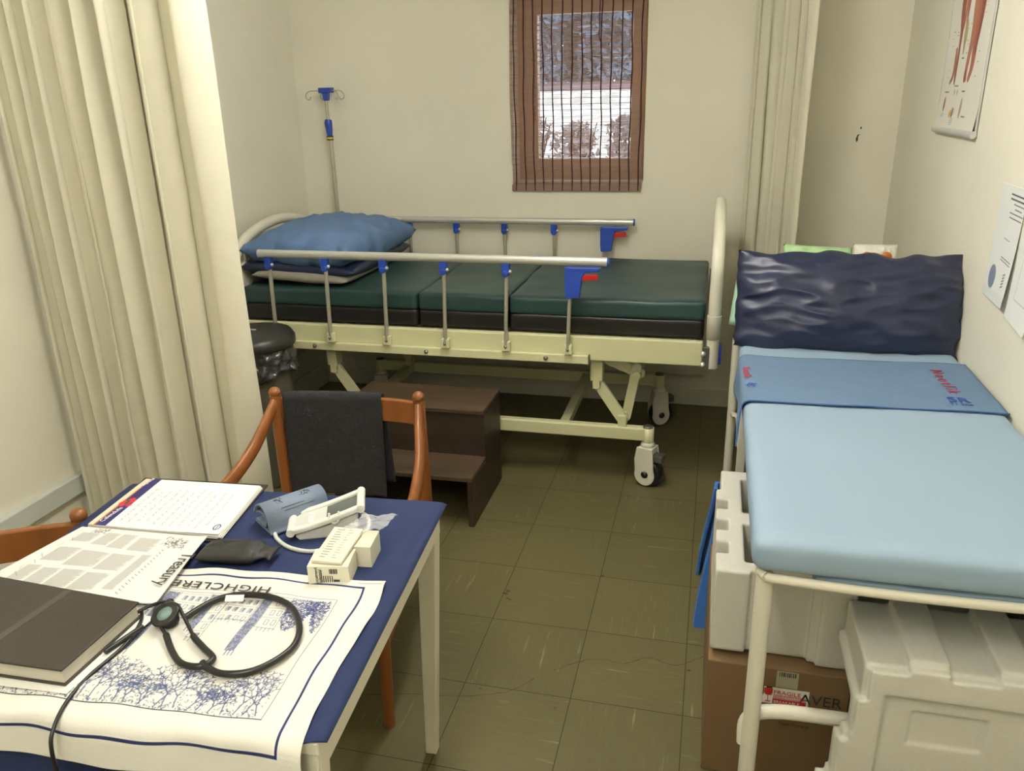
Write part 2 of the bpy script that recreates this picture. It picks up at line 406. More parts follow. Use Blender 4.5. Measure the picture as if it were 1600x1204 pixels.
for (lx_, ly_, lz_), ll_, ls_, lab_ in TUBES:
    tm_ = bpy.data.materials.new('fluorescent_glow'); tm_.use_nodes = True; b_ = tm_.node_tree.nodes['Principled BSDF']
    b_.inputs['Emission Color'].default_value = (*TUBE_COLOR, 1); b_.inputs['Emission Strength'].default_value = ls_
    le = empty('ceiling_lamp', (lx_, ly_, lz_), lab_, 'lamp')
    part('lamp_housing', MB().box((lx_-.03, ly_-ll_/2, 2.455), (lx_+.03, ly_+ll_/2, ZC)), lampbody, le, .004)
    part('lamp_tube', MB().rod((lx_, ly_-ll_/2+.02, lz_), (lx_, ly_+ll_/2-.02, lz_), .019, 14), tm_, le)
    for s_ in (-1, 1): part('tube_holder', MB().box((lx_-.02, ly_+s_*(ll_/2-.01)-.012, 2.37), (lx_+.02, ly_+s_*(ll_/2-.01)+.012, 2.46)), lampbody, le, .003)
# window
win = bpy.data.objects.new('window_1', None); C.objects.link(win); win['kind'] = 'structure'
gx0, gx1, gz0, gz1 = -.287, .183, 1.262, 1.94
yw0, yw1 = 1.53, 1.585
mb = MB(); mb.box((WX0, yw0, WZ0), (-.345, yw1, WZ1)); mb.box((.225, yw0, WZ0), (WX1, yw1, WZ1)); mb.box((-.345, yw0, WZ0), (.225, yw1, WZ0+.055)); mb.box((-.345, yw0, WZ1-.05), (.225, yw1, WZ1))
part('window_frame', mb, woodwin, win, .004)
mb = MB(); s0 = yw0-.012; mb.box((-.340, s0, WZ0+.058), (gx0, yw1-.01, WZ1-.053)); mb.box((gx1, s0, WZ0+.058), (.222, yw1-.01, WZ1-.053))
mb.box((gx0, s0, WZ0+.058), (gx1, yw1-.01, gz0)); mb.box((gx0, s0, gz1), (gx1, yw1-.01, WZ1-.053))
sash = part('window_sash', mb, woodwin, win, .005)
hd = MB(); hd.tube(catmull([(-.30, s0-.012, 1.77), (-.302, s0-.02, 1.74), (-.30, s0-.016, 1.65), (-.30, s0-.014, 1.45)], 6), .006, 8); hd.sphere((-.30, s0-.012, 1.735), .014)
part('window_handle', hd, cordm, win)
glm = bpy.data.materials.new('window_glass'); glm.use_nodes = True; nt = glm.node_tree
gb = nt.nodes['Principled BSDF']; gb.inputs['Base Color'].default_value = (1,1,1,1); gb.inputs['Roughness'].default_value = 0
gb.inputs['Transmission Weight'].default_value = 1; gb.inputs['IOR'].default_value = 1.02
part('glass_pane', MB().box((gx0, yw0+.02, gz0), (gx1, yw0+.023, gz1)), glm, win)
sillm = mat('white_gloss_sill', (235, 232, 222), 0.3)
struct('trim_3', MB().box((WX0, YB-.004, WZ0-.002), (WX1, yw0, WZ0+.004)), sillm)

# ---- bamboo blind ----
bl = empty('roller_blind', (-.07, YB-.012, 1.118), 'brown reed blind with dark vertical cords hanging over the window', 'blind')
mb = MB(); z = 1.128; i = 0; random.seed(11)
bx0, bx1 = -.400, .252
def sway(x, z): return .002*math.sin(z*9+x*4)+.0015*math.sin(z*23)
while z < 2.2:
    hh = random.uniform(.0026, .0036) if random.random() < .88 else .0046
    dx = .0035*math.sin(z*7)+random.uniform(-.001, .001)
    a = [(bx0+dx+(bx1-bx0)*k/3) for k in range(4)]
    y0 = YB-.0125
    vs = [(x, y0+s*.0012+sway(x, z), z+q*hh/2) for x in a for (s, q) in ((-1,-1),(1,-1),(1,1),(-1,1))]
    fs = [[4*k+m_, 4*k+(m_+1)%4, 4*k+4+(m_+1)%4, 4*k+4+m_] for k in range(3) for m_ in range(4)]+[[0,1,2,3],[12,13,14,15]]
    mb.add(vs, fs); z += .0055+random.uniform(-.0005,.0005)
translucent(blindm, .45, (.55,.40,.28,1)); part('slat_panel', mb, blindm, bl)
mb = MB().box((bx0-.001, YB-.017, 1.113), (bx1, YB-.009, 1.145)); part('bottom_hem', mb, blindm, bl, .002)
for k in range(14):
    x = bx0+.022+k*(bx1-bx0-.034)/13
    part('cord', MB().tube([(x+sway(x*7, zz)*1.2, YB-.0165, zz) for zz in [1.115+j*.07 for j in range(16)]], .0034, 6, flat=.4, upv=(1,0,0)), cordm, bl)
part('pull_cord', MB().tube(catmull([(.042, YB-.02, 2.2), (.04, YB-.021, 1.9), (.038, YB-.022, 1.83), (.046, YB-.021, 1.80)], 5), .0026, 6), cordm, bl)

# ---- outside ----
gravel = mat('bright_gravel_ground', (226, 224, 214), 0.9, var=0.1, scale=3)
gm = MB(); gm.grid(lambda u, v: (-14+28*u, 1.8+40*v, -.4+2.34*smoothstep(.12, .95, v)), 30, 40)
struct('ground', gm, gravel)
leafl = mat('pale_dry_leaves', (158, 146, 144), 0.8, var=0.6, scale=3)
leafd = mat('dark_twigs', (84, 66, 66), 0.8, var=0.3)
def shrub(name, c, r, n, seed, m, label, cat, group=None, leaf=.07, stem=True, hedge=False):
    random.seed(seed); e = empty(name, (c[0], c[1], c[2]), label, cat, group)
    mb = MB()
    for k in range(n):
        d = Vector((random.gauss(0,1), random.gauss(0,1), abs(random.gauss(0,1)))).normalized()*random.uniform(.35, 1)
        p = Vector((c[0]+d.x*r[0], c[1]+d.y*r[1], c[2]+d.z*r[2]))
        if hedge: p.z = c[2]+r[2]*random.random()**.6*(1-.12*abs(d.x))
        a = Vector((random.gauss(0,1), random.gauss(0,1), random.gauss(0,1))).normalized()
        b_ = a.orthogonal().normalized(); l = leaf*random.uniform(.6, 1.3)
        mb.add([p-a*l, p+b_*l*.4, p+a*l, p-b_*l*.4], [[0,1,2,3]])
    part('foliage', mb, m, e, normals=False)
    if stem:
        st = MB()
        for k in range(26):
            a = random.uniform(0, 2*PI); rr = random.uniform(.2, .9)
            q = Vector((c[0]+math.cos(a)*r[0]*rr, c[1]+math.sin(a)*r[1]*rr, c[2]+r[2]*random.uniform(.4, 1.0)))
            st.tube([(c[0]+math.cos(a)*.1, c[1]+math.sin(a)*.1, c[2]-.1), (Vector(c)+q)/2+Vector((0,0,.1)), q], [.02,.012,.005], 5)
        part('stem', st, leafd, e)
    return e
for k, (x, y, rz) in enumerate([(-1.62, 5.2, 1.02), (-1.16, 5.3, 1.06), (-.70, 5.2, .98), (-.24, 5.3, 1.04), (.22, 5.2, 1.0)]):
    shrub('garden_shrub', (x, y, .35), (.225, .35, rz), 720, 40+k, leafl, 'pale twiggy shrub in the row just outside the window', 'shrub', 'row of shrubs outside the window', .045, True, True)
single('boundary_wall', MB().box((-9, 33, 1.45), (4, 33.3, 2.02)), mat('grey_block_wall', (118, 106, 112), .9), (-3, 33.1, 1.45), 'long low grey garden wall beyond the bright yard outside', 'wall')
treem = mat('blue_grey_tree_leaves', (106, 124, 140), 0.8, var=0.5, scale=.8); barkm = mat('pale_tree_bark', (150, 140, 132), 0.8)
TL = ['dark leafy tree outside with pale trunk, leftmost in the window', 'dark leafy tree outside, second from left in the window', 'dark leafy tree outside, in the middle of the window', 'dark leafy tree outside, second from right in the window', 'dark leafy tree outside, rightmost in the window']
for k, (x, y, h) in enumerate([(-8.2, 38, 8), (-6.3, 41, 7.5), (-4.6, 38, 8.2), (-2.9, 41, 7.8), (-.9, 38, 7)]):
    e = shrub('garden_tree', (x, y, 2.2), (1.45, 1.0, 6.5), 3800, 70+k, treem, TL[k], 'tree', 'trees beyond the garden wall', .30, False)
    part('trunk', MB().tube([(x, y, 1.2), (x+.1, y, 4), (x-.1, y, 6)], [.16,.12,.05], 8), barkm, e)

# ---- curtains ----
def curtain(name, path, z0, z1, folds, amp, label, seed, thick=.0018, nv=34, spread=0.0, hemdark=True):
    """path: (x,y) points of the rail; folds: cumulative phase function"""
    P = [Vector((p[0], p[1], 0)) for p in path]
    L = [0]
    for a, b in zip(P, P[1:]): L.append(L[-1]+(b-a).length)
    def at(s):
        d = s*L[-1]
        for i in range(len(P)-1):
            if d <= L[i+1]+1e-9:
                t = (d-L[i])/(L[i+1]-L[i]); return P[i].lerp(P[i+1], t), (P[i+1]-P[i]).normalized()
        return P[-1], (P[-1]-P[-2]).normalized()
    nu = 420
    def fn(u, v):
        z = z0+(z1-z0)*v
        p, t = at(u); n = Vector((-t.y, t.x, 0))
        ph = folds(u)+.35*noise.noise(Vector((u*4, z*.7, seed)))
        A = amp(u)*(.8+.35*noise.noise(Vector((u*7, z*.9, seed+5))))
        d = A*(math.sin(ph)+.28*math.sin(2.3*ph+1+z*.5))+.008*noise.noise(Vector((u*14, z*1.5, seed+9)))
        side = A*.55*math.sin(2*ph+.6)
        sp = spread*(u-1)*(1-v)
        q = p+n*d+t*(side+sp)
        return (q.x, q.y, z)
    mb = MB().grid(fn, nu, nv)
    b = Vector((at(.5)[0].x, at(.5)[0].y, z0))
    o = single(name, mb, curtm, b, label, 'curtain', normals=False)
    solid(o, thick); return o
curtain('hospital_curtain', [(-1.545, -.535), (-1.2, -.55), (-.825, -.50)], .12, 2.42,
        lambda u: 2*PI*(14*u-5*u*u)+.8*math.sin(u*9),
        lambda u: .027+.012*u, 'wide cream curtain hanging in folds at the left, behind the table', 3)
curtain('hospital_curtain', [(.735, 1.36), (.80, 1.30), (.93, 1.16), (.955, 1.06)], .09, 2.42,
        lambda u: 2*PI*(5.2*u)+.5*math.sin(u*11), lambda u: .024, 'narrow cream curtain gathered beside the foot of the bed', 8)

# ================= HOSPITAL BED =================
bed = empty('hospital_bed', (-.42, .85, 0), 'cream adjustable hospital bed with silver side rails and castors along the back wall', 'bed')
YN, YFr = .385, 1.315           # outer faces of the side beams
def beam(y0, y1):
    mb = MB(); mb.box((-1.40, y0, .555), (.60, y1, .655)); return mb
part('side_beam', beam(YN, YN+.03), bedcream, bed, .005)
part('side_beam', beam(YFr-.03, YFr), bedcream, bed, .005)
mb = MB()
for x in [-1.38, -.95, -.5, 0, .45, .57]: mb.box((x, YN+.03, .60), (x+.03, YFr-.03, .645))
for y in [.55, .75, .95, 1.15]: mb.box((-1.38, y, .635), (.58, y+.04, .65))
part('bed_platform', mb, bedcream, bed, .002)
def rail(yc, sgn, tilt):
    """folding side rail; yc: centre of the rail tube, sgn: outward direction"""
    mb = MB(); x0, x1 = -1.262, .226
    mb.tube([(x0, yc, .967), (x1, yc, .967)], .0175, 20, flat=.85, upv=(0,0,1))
    rr = part('side_rail', mb, alum, bed)
    for x, s in ((x0, -1), (x1, 1)): part('end_cap', MB().tube([(x, yc, .967), (x+s*.008, yc, .967)], [.0185, .016], 20, flat=.85, upv=(0,0,1)), bluep, rr)
    lr = MB()   # lower channel
    lr.box((-1.285, min(yc+.012, yc+.012) if sgn < 0 else yc-.03, .545), (.155, (yc+.03) if sgn < 0 else yc-.012, .582))
    lw = part('lower_channel', lr, bedcream, rr, .004)
    if sgn < 0:
        part('channel_cap', MB().box((.155, yc+.008, .543), (.159, yc+.032, .584)), darksteel, rr)
        for x in (-1.05, -.535, -.02): part('bolt', MB().lathe([(.0, -.006), (.008, -.005), (.009, 0), (.009, .004)], (x, yc+.010, .565), 'y', 12), darksteel, lw)
    for k in range(6):
        xt = -1.215+k*.2605; xb = xt-tilt
        if k == 5: xt = .085; xb = .072
        post = MB().tube([(xt, yc, .935), (xb, yc+.004*-sgn, .60)], .0105, 12, flat=.75)
        pp = part('rail_post', post, steel, rr)
        if k < 5:
            h = MB(); h.box((xt-.017, yc-.013, .908), (xt+.013, yc+.013, .952)); h.lathe([(.011, -.017), (.013, -.015), (.013, .015), (.011, .017)], (xt-.002, yc, .912), 'y', 16)
            part('hinge_cap', h, bluep, pp, .002)
            part('rivet', MB().sphere((xt+.016, yc-.008, .921), .0075, 10, 6), alum, pp)
        else:
            h = MB(); h.prism([(xt-.022,.945), (xt+.118,.945), (xt+.112,.93), (xt+.055,.925), (xt+.045,.90), (xt+.035,.825), (xt-.018,.820), (xt-.022,.86)], yc-.016, yc+.016, 'xz')
            hn = part('latch_housing', h, bluep, pp, .003)
            part('release_lever', MB().prism([(xt+.042,.915), (xt+.102,.918), (xt+.108,.898), (xt+.044,.893)], yc-.011, yc+.011, 'xz'), redp, hn, .002)
        if sgn < 0 or k == 99:
            br = MB(); br.box((xb-.017, yc-.004, .588), (xb+.018, yc+.02, .628))
            part('post_bracket', br, bedcream, pp, .003)
            part('bolt', MB().lathe([(.0, -.008), (.006, -.007), (.007, -.003)], (xb, yc, .608), 'y', 10), darksteel, pp)
rail(.350, -1, .012); rail(1.350, 1, .004)
# headboard / footboard : bent tube with panel
def board(name, x, zb, zs, zp, m, rad, panel):
    pts = [(x, .40, zb), (x, .40, zs-.12), (x, .415, zs-.03), (x, .47, zs+.03), (x, .60, zp-.035), (x, .85, zp), (x, 1.10, zp-.035), (x, 1.23, zs+.03), (x, 1.285, zs-.03), (x, 1.30, zs-.12), (x, 1.30, zb)]
    rr = part(name, MB().tube(catmull(pts, 8), rad, 16), m, bed)
    mb = MB()
    poly = [(.425, zb+.08), (1.275, zb+.08), (1.275, zs-.12), (1.20, zs-.02), (1.08, zp-.115), (.85, zp-.085), (.62, zp-.115), (.50, zs-.02), (.425, zs-.12)]
    mb.prism(poly, x-.009, x+.009, 'yz')
    pn = part('panel', mb, m, rr, .004)
    for y in (.56, .72, .98, 1.14):
        zt = zp-.02-.035*abs(y-.85)/.25
        part('panel_bracket', MB().box((x-.006, y-.022, zt-.1), (x+.006, y+.022, zt)), m, rr, .003)
    return rr
board('headboard', -1.45, .52, .90, 1.035, bedwhite, .024, True)
fb = board('footboard', .637, .55, .985, 1.125, bedwhite, .024, False)
for y in (.40, 1.30):
    sl = MB().tube([(.637, y, .56), (.637, y, .665), (.637, y, .668), (.637, y, .76)], [.020, .020, .028, .028], 18)
    part('post_sleeve', sl, bedwhite, fb)
part('clamp', MB().box((.60, .372, .545), (.625, .40, .64)), darksteel, bed, .003)
for z_ in (.568, .612): part('clamp_bolt', MB().lathe([(.0,-.007),(.010,-.006),(.011,0)], (.603, .372, z_), 'y', 12), alum, bed)
part('blue_catch', MB().box((.658, .40, .56), (.672, .44, .64)), bluep, bed, .004)
# base and lifting arms
for y in (.43, 1.105):
    part('base_beam', MB().box((-1.10, y-.02, .205), (.40, y+.02, .262)), bedcream, bed, .006)
for x in (.02, -.92): part('base_cross_beam', MB().box((x, .45, .215), (x+.04, 1.085, .255)), bedcream, bed, .004)
def strap_arm(a, b, w, y, th):
    a = Vector((a[0], 0, a[1])); b = Vector((b[0], 0, b[1])); d = (b-a).normalized(); n = Vector((-d.z, 0, d.x))*w/2
    poly = []
    for k in range(7):
        an = PI/2+PI*k/6; poly.append(a+d*math.cos(an)*w/2+n*math.sin(an))
    for k in range(7):
        an = -PI/2+PI*k/6; poly.append(b+d*math.cos(an)*w/2+n*math.sin(an))
    return MB().prism([(p.x, p.z) for p in poly], y-th/2, y+th/2, 'xz')
for y in (.45, 1.08):
    part('hanger_bracket', MB().box((.155, y-.03, .455), (.205, y+.03, .556)).box((.165, y-.03, .42), (.195, y-.02, .46)), bedcream, bed, .003)
    part('hanger_bracket', MB().box((-1.03, y-.03, .455), (-.985, y+.03, .556)).box((-1.02, y-.03, .42), (-.99, y-.02, .46)), bedcream, bed, .003)
    for (a, b_) in (((.185,.44), (.290,.285)), ((-1.0,.44), (-.895,.285))):
        ar = part('lift_arm', strap_arm(a, b_, .045, y-.005, .022), bedcream, bed, .002)
        for q in (a, b_): part('pivot_bolt', MB().lathe([(.0,-.010),(.010,-.008),(.012,0)], (q[0], y-.018, q[1]), 'y', 6), darksteel, ar)
    for x in (.29, -.895):
        for (ya_, yb_) in ((-.035,-.022), (.014,.024)): part('base_bracket', MB().box((x-.017, y+ya_, .255), (x+.018, y+yb_, .31)), bedcream, bed, .002)
    part('lift_arm', strap_arm((.34,.505), (.30,.28), .04, y+.04, .018), bedcream, bed, .002)
    part('lift_arm', strap_arm((.20,.53), (.35,.47), .045, y+.065, .016), bedcream, bed, .002)
part('torsion_tube', MB().rod((.34, .47, .47), (.34, 1.10, .47), .018), bedcream, bed)
def castor(x, y, ang):
    c0 = Matrix.Translation((x, y, 0)) @ Matrix.Rotation(ang, 4, 'Z')
    st = MB().lathe([(.024,.262),(.0245,.20),(.024,.198)], (0,0,0), 'z', 20, c0)
    e = part('castor_socket', st, bedcream, bed)
    part('socket_cap', MB().lathe([(.022,.262),(.021,.268),(.0,.268)], (0,0,0), 'z', 20, c0), darksteel, e)
    hz = MB(); hz.lathe([(.028,.176),(.030,.18),(.030,.188),(.024,.198)], (0,0,0), 'z', 20, c0)
    for s in (-1, 1):
        poly = [(-.036,.178), (.034,.178), (.038,.150), (.040,.110)]+[(.002+.046*math.cos(a_), .056+.050*math.sin(a_)) for a_ in [.45-k_*(PI+.75)/14 for k_ in range(15)]]+[(-.046,.12)]
        hz.prism(poly, s*.030-.003, s*.030+.003, 'xz', c0)
    hz.box((-.032, -.03, .150), (.034, .03, .178), c0)
    part('castor_housing', hz, bedwhite, e, .004)
    wh = MB().lathe([(.040,-.024),(.054,-.024),(.0605,-.014),(.0605,.014),(.054,.024),(.040,.024)], (.012,0,.0608), 'y', 28, c0)
    w = part('tyre', wh, rubber, e)
    hb = MB()
    for s in (-1,1): hb.lathe([(.015,s*.030),(.015,s*.036),(.0,s*.037)] if s > 0 else [(.0,-.037),(.015,-.036),(.015,-.030)], (.004,0,.058), 'y', 20, c0)
    part('hub', hb, blackp, w)
    part('brake_pedal', MB().box((.03, -.022, .118), (.075, .022, .15), c0), darksteel, e, .004)
castor(.40, .43, -.35); castor(.40, 1.105, .5); castor(-1.08, .43, -.6); castor(-1.08, 1.105, .3)

# ---- mattress ----
ms = empty('mattress', (-.42, .86, .65), 'dark green and black folding mattress lying on the hospital bed', 'mattress')
SEG = [(-1.405, -.585), (-.58, -.19), (-.185, .603)]
def cushion(x0, x1, y0, y1, z0, z1, r, sag=.004, seed=0, nx=46, ny=30):
    """closed rounded slab with softly wavy faces"""
    mb = MB()
    cx, cy, cz = (x0+x1)/2, (y0+y1)/2, (z0+z1)/2; hx, hy, hz = (x1-x0)/2, (y1-y0)/2, (z1-z0)/2
    def face(fn, a, b): mb.grid(fn, a, b)
    def rnd(p):
        q = Vector(p); c = Vector((max(-hx+r, min(hx-r, q.x)), max(-hy+r, min(hy-r, q.y)), max(-hz+r, min(hz-r, q.z))))
        d = q-c
        if d.length > 1e-6: q = c+d.normalized()*min(r, d.length) if d.length > r else q
        w = noise.noise(Vector((q.x*6+seed, q.y*6, q.z*9)))*sag
        q.z += w*(1 if q.z > 0 else 0); q.y += .5*w
        return (q.x+cx, q.y+cy, q.z+cz)
    face(lambda u, v: rnd((-hx+2*hx*u, -hy+2*hy*v, hz)), nx, ny)
    face(lambda u, v: rnd((-hx+2*hx*u, -hy+2*hy*(1-v), -hz)), nx, ny)
    face(lambda u, v: rnd((-hx+2*hx*u, -hy, -hz+2*hz*v)), nx, 8)
    face(lambda u, v: rnd((-hx+2*hx*(1-u), hy, -hz+2*hz*v)), nx, 8)
    face(lambda u, v: rnd((-hx, hy-2*hy*u, -hz+2*hz*v)), ny, 8)
    face(lambda u, v: rnd((hx, -hy+2*hy*u, -hz+2*hz*v)), ny, 8)
    return mb
def weld(o, smooth=True):
    bm = bmesh.new(); bm.from_mesh(o.data); bmesh.ops.remove_doubles(bm, verts=bm.verts, dist=.0004)
    bmesh.ops.recalc_face_normals(bm, faces=bm.faces); bm.to_mesh(bm and o.data); bm.free()
    for p in o.data.polygons: p.use_smooth = smooth
    return o
for k, (a, b_) in enumerate(SEG):
    weld(part('mattress_section', cushion(a, b_, .415, 1.30, .728, .803, .014, .006, k*7), greenvin, ms))
    weld(part('section_underside', cushion(a+.002, b_-.002, .418, 1.297, .655, .732, .010, .004, k*9+3), blackvin, ms))

# ---- pillows on the bed ----
def pillow(cx, cy, cz, hx, hy, hz, wr=.012, seed=0, T=None, n=56, ridges=0, pin=.07, pw=.42, wob=0):
    mb = MB()
    def side(sg):
        def fn(u, v):
            a, b = 2*u-1, 2*v-1
            ed = max(0, (1-abs(a)**2.6))*max(0, (1-abs(b)**2.6)); h = ed**pw
            pinch = 1-pin*(1-abs(b)**1.5)*abs(a)**3; pb = 1-pin*(1-abs(a)**1.5)*abs(b)**3
            w = noise.noise(Vector((a*2.2+seed, b*2.2, sg)))*wr+noise.noise(Vector((a*5+seed, b*5, sg*2)))*wr*.5
            if ridges:
                w += wr*ridges*(1-abs(noise.noise(Vector((a*2.6+b*1.5+seed, b*3.5-a, 2.0))))*5)*.35*max(0, 1-abs(b))**.3
            z = sg*(hz*h)+w*min(1, ed*3)
            e_ = max(abs(a), abs(b))**3*wob
            return (cx+a*hx*pb+e_*noise.noise(Vector((a*3+seed, b*3, 7))), cy+b*hy*pinch+e_*noise.noise(Vector((a*3.5+seed, b*3, 11))), cz+z+e_*.8*noise.noise(Vector((a*4+seed, b*4, 17))))
        return fn
    mb.grid(side(1), n, n, T); mb.grid(side(-1), n, n, T)
    return mb
pl = empty('pillow', (-1.08, .86, .803), 'blue cased pillow with navy plastic cover at the head of the hospital bed', 'pillow')
# whole pillow is tilted: leaning up against the headboard side
TP = Matrix.Translation((-1.17, .84, .868)) @ Matrix.Rotation(.03, 4, 'Y') @ Matrix.Rotation(.0, 4, 'Z')
weld(part('plastic_cover', pillow(0, 0, 0, .275, .36, .062, .006, 4, TP), navyvin, pl))
TP2 = Matrix.Translation((-1.15, .80, .838)) @ Matrix.Rotation(.05, 4, 'Y')
weld(part('inner_pillow', pillow(0, 0, 0, .225, .35, .040, .004, 6, TP2), greystuff, pl))
TP3 = Matrix.Translation((-1.145, .84, .945)) @ Matrix.Rotation(.02, 4, 'Y') @ Matrix.Rotation(-.05, 4, 'Z')
weld(part('pillowcase', pillow(0, 0, 0, .265, .37, .105, .014, 9, TP3, ridges=.9, pin=.015, pw=.40, wob=.035), bluecloth, pl))

# ---- IV pole ----
iv = empty('drip_stand', (-1.36, 1.335, 0), 'steel drip stand with blue hook head standing in the back left corner', 'stand')
px, py = -1.358, 1.335
part('pole', MB().rod((px, py, 0.55), (px, py, 1.42), .0105).rod((px-.004, py, 1.40), (px-.006, py, 1.60), .0075), steel, iv)
part('pole_socket', MB().rod((px, py, .5), (px, py, .56), .016).box((px-.02, py-.06, .56), (px+.02, py+.01, .60)), bedcream, iv)
part('height_collar', MB().tube([(px-.003, py, 1.395), (px-.003, py, 1.43), (px-.003, py-.004, 1.46), (px-.003, py, 1.475)], [.014,.018,.021,.018], 14), bluep, iv)
cl = MB().rod((px-.003, py, 1.375), (px-.003, py, 1.397), .0175); part('collar_ring', cl, blackp, iv)
part('collar_band', MB().rod((px-.003, py, 1.381), (px-.003, py, 1.391), .018), yel, iv)
hd = MB(); hd.box((px-.036, py-.02, 1.607), (px+.036, py+.02, 1.633)); hd.prism([(px-.02,1.61),(px+.016,1.61),(px+.01,1.57),(px-.014,1.57)], py-.014, py+.014, 'xz')
part('hook_head', hd, bluep, iv, .004)
for s, yy in ((-1, -.02), (1, -.02), (-.45, .03), (.45, .03)):
    hx_ = s*.095
    P = [(px+s*.03, py, 1.617), (px+hx_*.75, py+yy*.6, 1.619), (px+hx_, py+yy, 1.612), (px+hx_+.012*s, py+yy, 1.595), (px+hx_+.006*s, py+yy, 1.579), (px+hx_-.010*s, py+yy, 1.577), (px+hx_-.016*s, py+yy, 1.590)]
    part('hook', MB().tube(catmull(P, 5), .0028, 8), steel, iv)

# ---- waste bin ----
bn = empty('waste_bin', (-1.225, .17, 0), 'dark lidded bin with crinkled bag beside the head of the bed', 'bin')
part('bin_body', MB().lathe([(.115,0),(.12,.01),(.145,.60),(.15,.62)], (-1.225,.17,0), 'z', 28), binbody, bn)
bb = MB()
def bagf(u, v):
    a = 2*PI*u; r = .150+.016*v+.012*noise.noise(Vector((math.cos(a)*3, math.sin(a)*3, v*5)))+.006*math.sin(a*17+v*6)
    return (-1.225+r*math.cos(a), .17+r*math.sin(a), .622-.11*v-.018*math.sin(a*5)*v)
bb.grid(bagf, 90, 10); o = part('bin_liner', bb, bagm, bn); solid(o, .001)
part('bin_lid', MB().lathe([(.166,.618),(.170,.625),(.170,.65),(.155,.672),(.10,.684),(.0,.688)], (-1.225,.17,0), 'z', 36), binb, bn)
part('lid_flap', MB().box((-1.33,.15,.684), (-1.20,.16,.690)), greytrim, bn)

# ---- wooden steps ----
ws = empty('step_stool', (-.5, .15, 0), 'dark brown wooden two-step stool at the side of the bed', 'steps')
prof = [(-.07,0),(-.045,0),(-.045,.0),(.36,0),(.36,.395),(.12,.395),(.12,.195),(-.07,.195)]
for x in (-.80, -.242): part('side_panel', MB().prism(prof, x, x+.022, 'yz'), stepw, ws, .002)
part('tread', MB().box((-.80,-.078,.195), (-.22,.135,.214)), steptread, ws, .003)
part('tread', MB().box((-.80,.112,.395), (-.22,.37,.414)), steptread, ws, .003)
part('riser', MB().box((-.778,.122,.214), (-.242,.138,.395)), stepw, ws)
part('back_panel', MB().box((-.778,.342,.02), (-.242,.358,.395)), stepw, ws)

# ================= WOODEN CHAIRS =================
def chair(loc, rz, label, dep=.46):
    c = empty('wooden_armchair', loc, label, 'chair', None, rz)
    hw = .232
    def P(n, mb, m, b=0, lab=None):
        mb.v = [(v[0], v[1], v[2]*.962) for v in mb.v]
        return part(n, mb, m, c, b, local=True, label=lab)
    for s in (-1, 1):
        post = MB().tube([(s*(hw-.005), -.03, 0), (s*hw, -.005, .40), (s*hw, .0, .60), (s*hw, .0, .735)], [.017,.019,.018,.016], 14, flat=1.15)
        post.sphere((s*hw, 0, .745), .0185, 14, 10)
        P('rear_leg', post, chairw)
        P('front_leg', MB().tube([(s*(hw+.03), dep, 0), (s*(hw+.035), dep, .36), (s*(hw+.035), dep-.005, .53)], [.0145,.018,.016], 14), chairw)
        arm = catmull([(s*hw, .005, .715), (s*(hw+.012), .055, .665), (s*(hw+.03), .13, .60), (s*(hw+.045), .23, .558), (s*(hw+.055), .36, .540), (s*(hw+.045), dep+.01, .540)], 8)
        rr = [.020+.006*math.sin(PI*i/(len(arm)-1)) for i in range(len(arm))]
        P('armrest', MB().tube(arm, rr, 14, flat=.6, upv=(0,-.6,-1)), chairw)
        P('side_stretcher', MB().rod((s*(hw-.002), -.02, .25), (s*(hw+.032), dep, .25), .010), chairw)
    def railf(z0, z1, th, bow):
        mb = MB(); n = 16; vs = []
        for i in range(n+1):
            t = -1+2*i/n; x = t*hw; y = -bow*(1-t*t)
            for (dy, z) in ((th/2, z0), (th/2, z1), (-th/2, z1), (-th/2, z0)): vs.append((x, y+dy, z+.004*(1-t*t)))
        fs = [[4*i+k, 4*i+(k+1)%4, 4*i+4+(k+1)%4, 4*i+4+k] for i in range(n) for k in range(4)]+[[0,1,2,3],[4*n,4*n+1,4*n+2,4*n+3]]
        return mb.add(vs, fs)
    P('top_rail', railf(.650, .728, .018, .022), chairw, .004)
    P('seat_frame', MB().box((-hw, 0, .325), (hw, .03, .352)).box((-hw-.03, dep-.02, .325), (hw+.03, dep+.015, .352)).box((-hw-.02, .02, .325), (-hw+.02, dep-.01, .352)).box((hw-.02, .02, .325), (hw+.02, dep-.01, .352)), chairw, .006)
    P('seat', MB().box((-hw-.005, .01, .345), (hw+.005, dep+.005, .365)), woodhole, .01)
    P('front_stretcher', MB().rod((-hw-.03, dep, .22), (hw+.03, dep, .22), .010), chairw)
    return c
ch1 = chair((-.4625, -.56, 0), PI+.09, 'orange-brown wooden armchair behind the table with a charcoal towel on its back', .58)
chair((-.912, -1.522, 0), PI+.64, 'orange-brown wooden armchair at the left side of the table, nothing on its back')

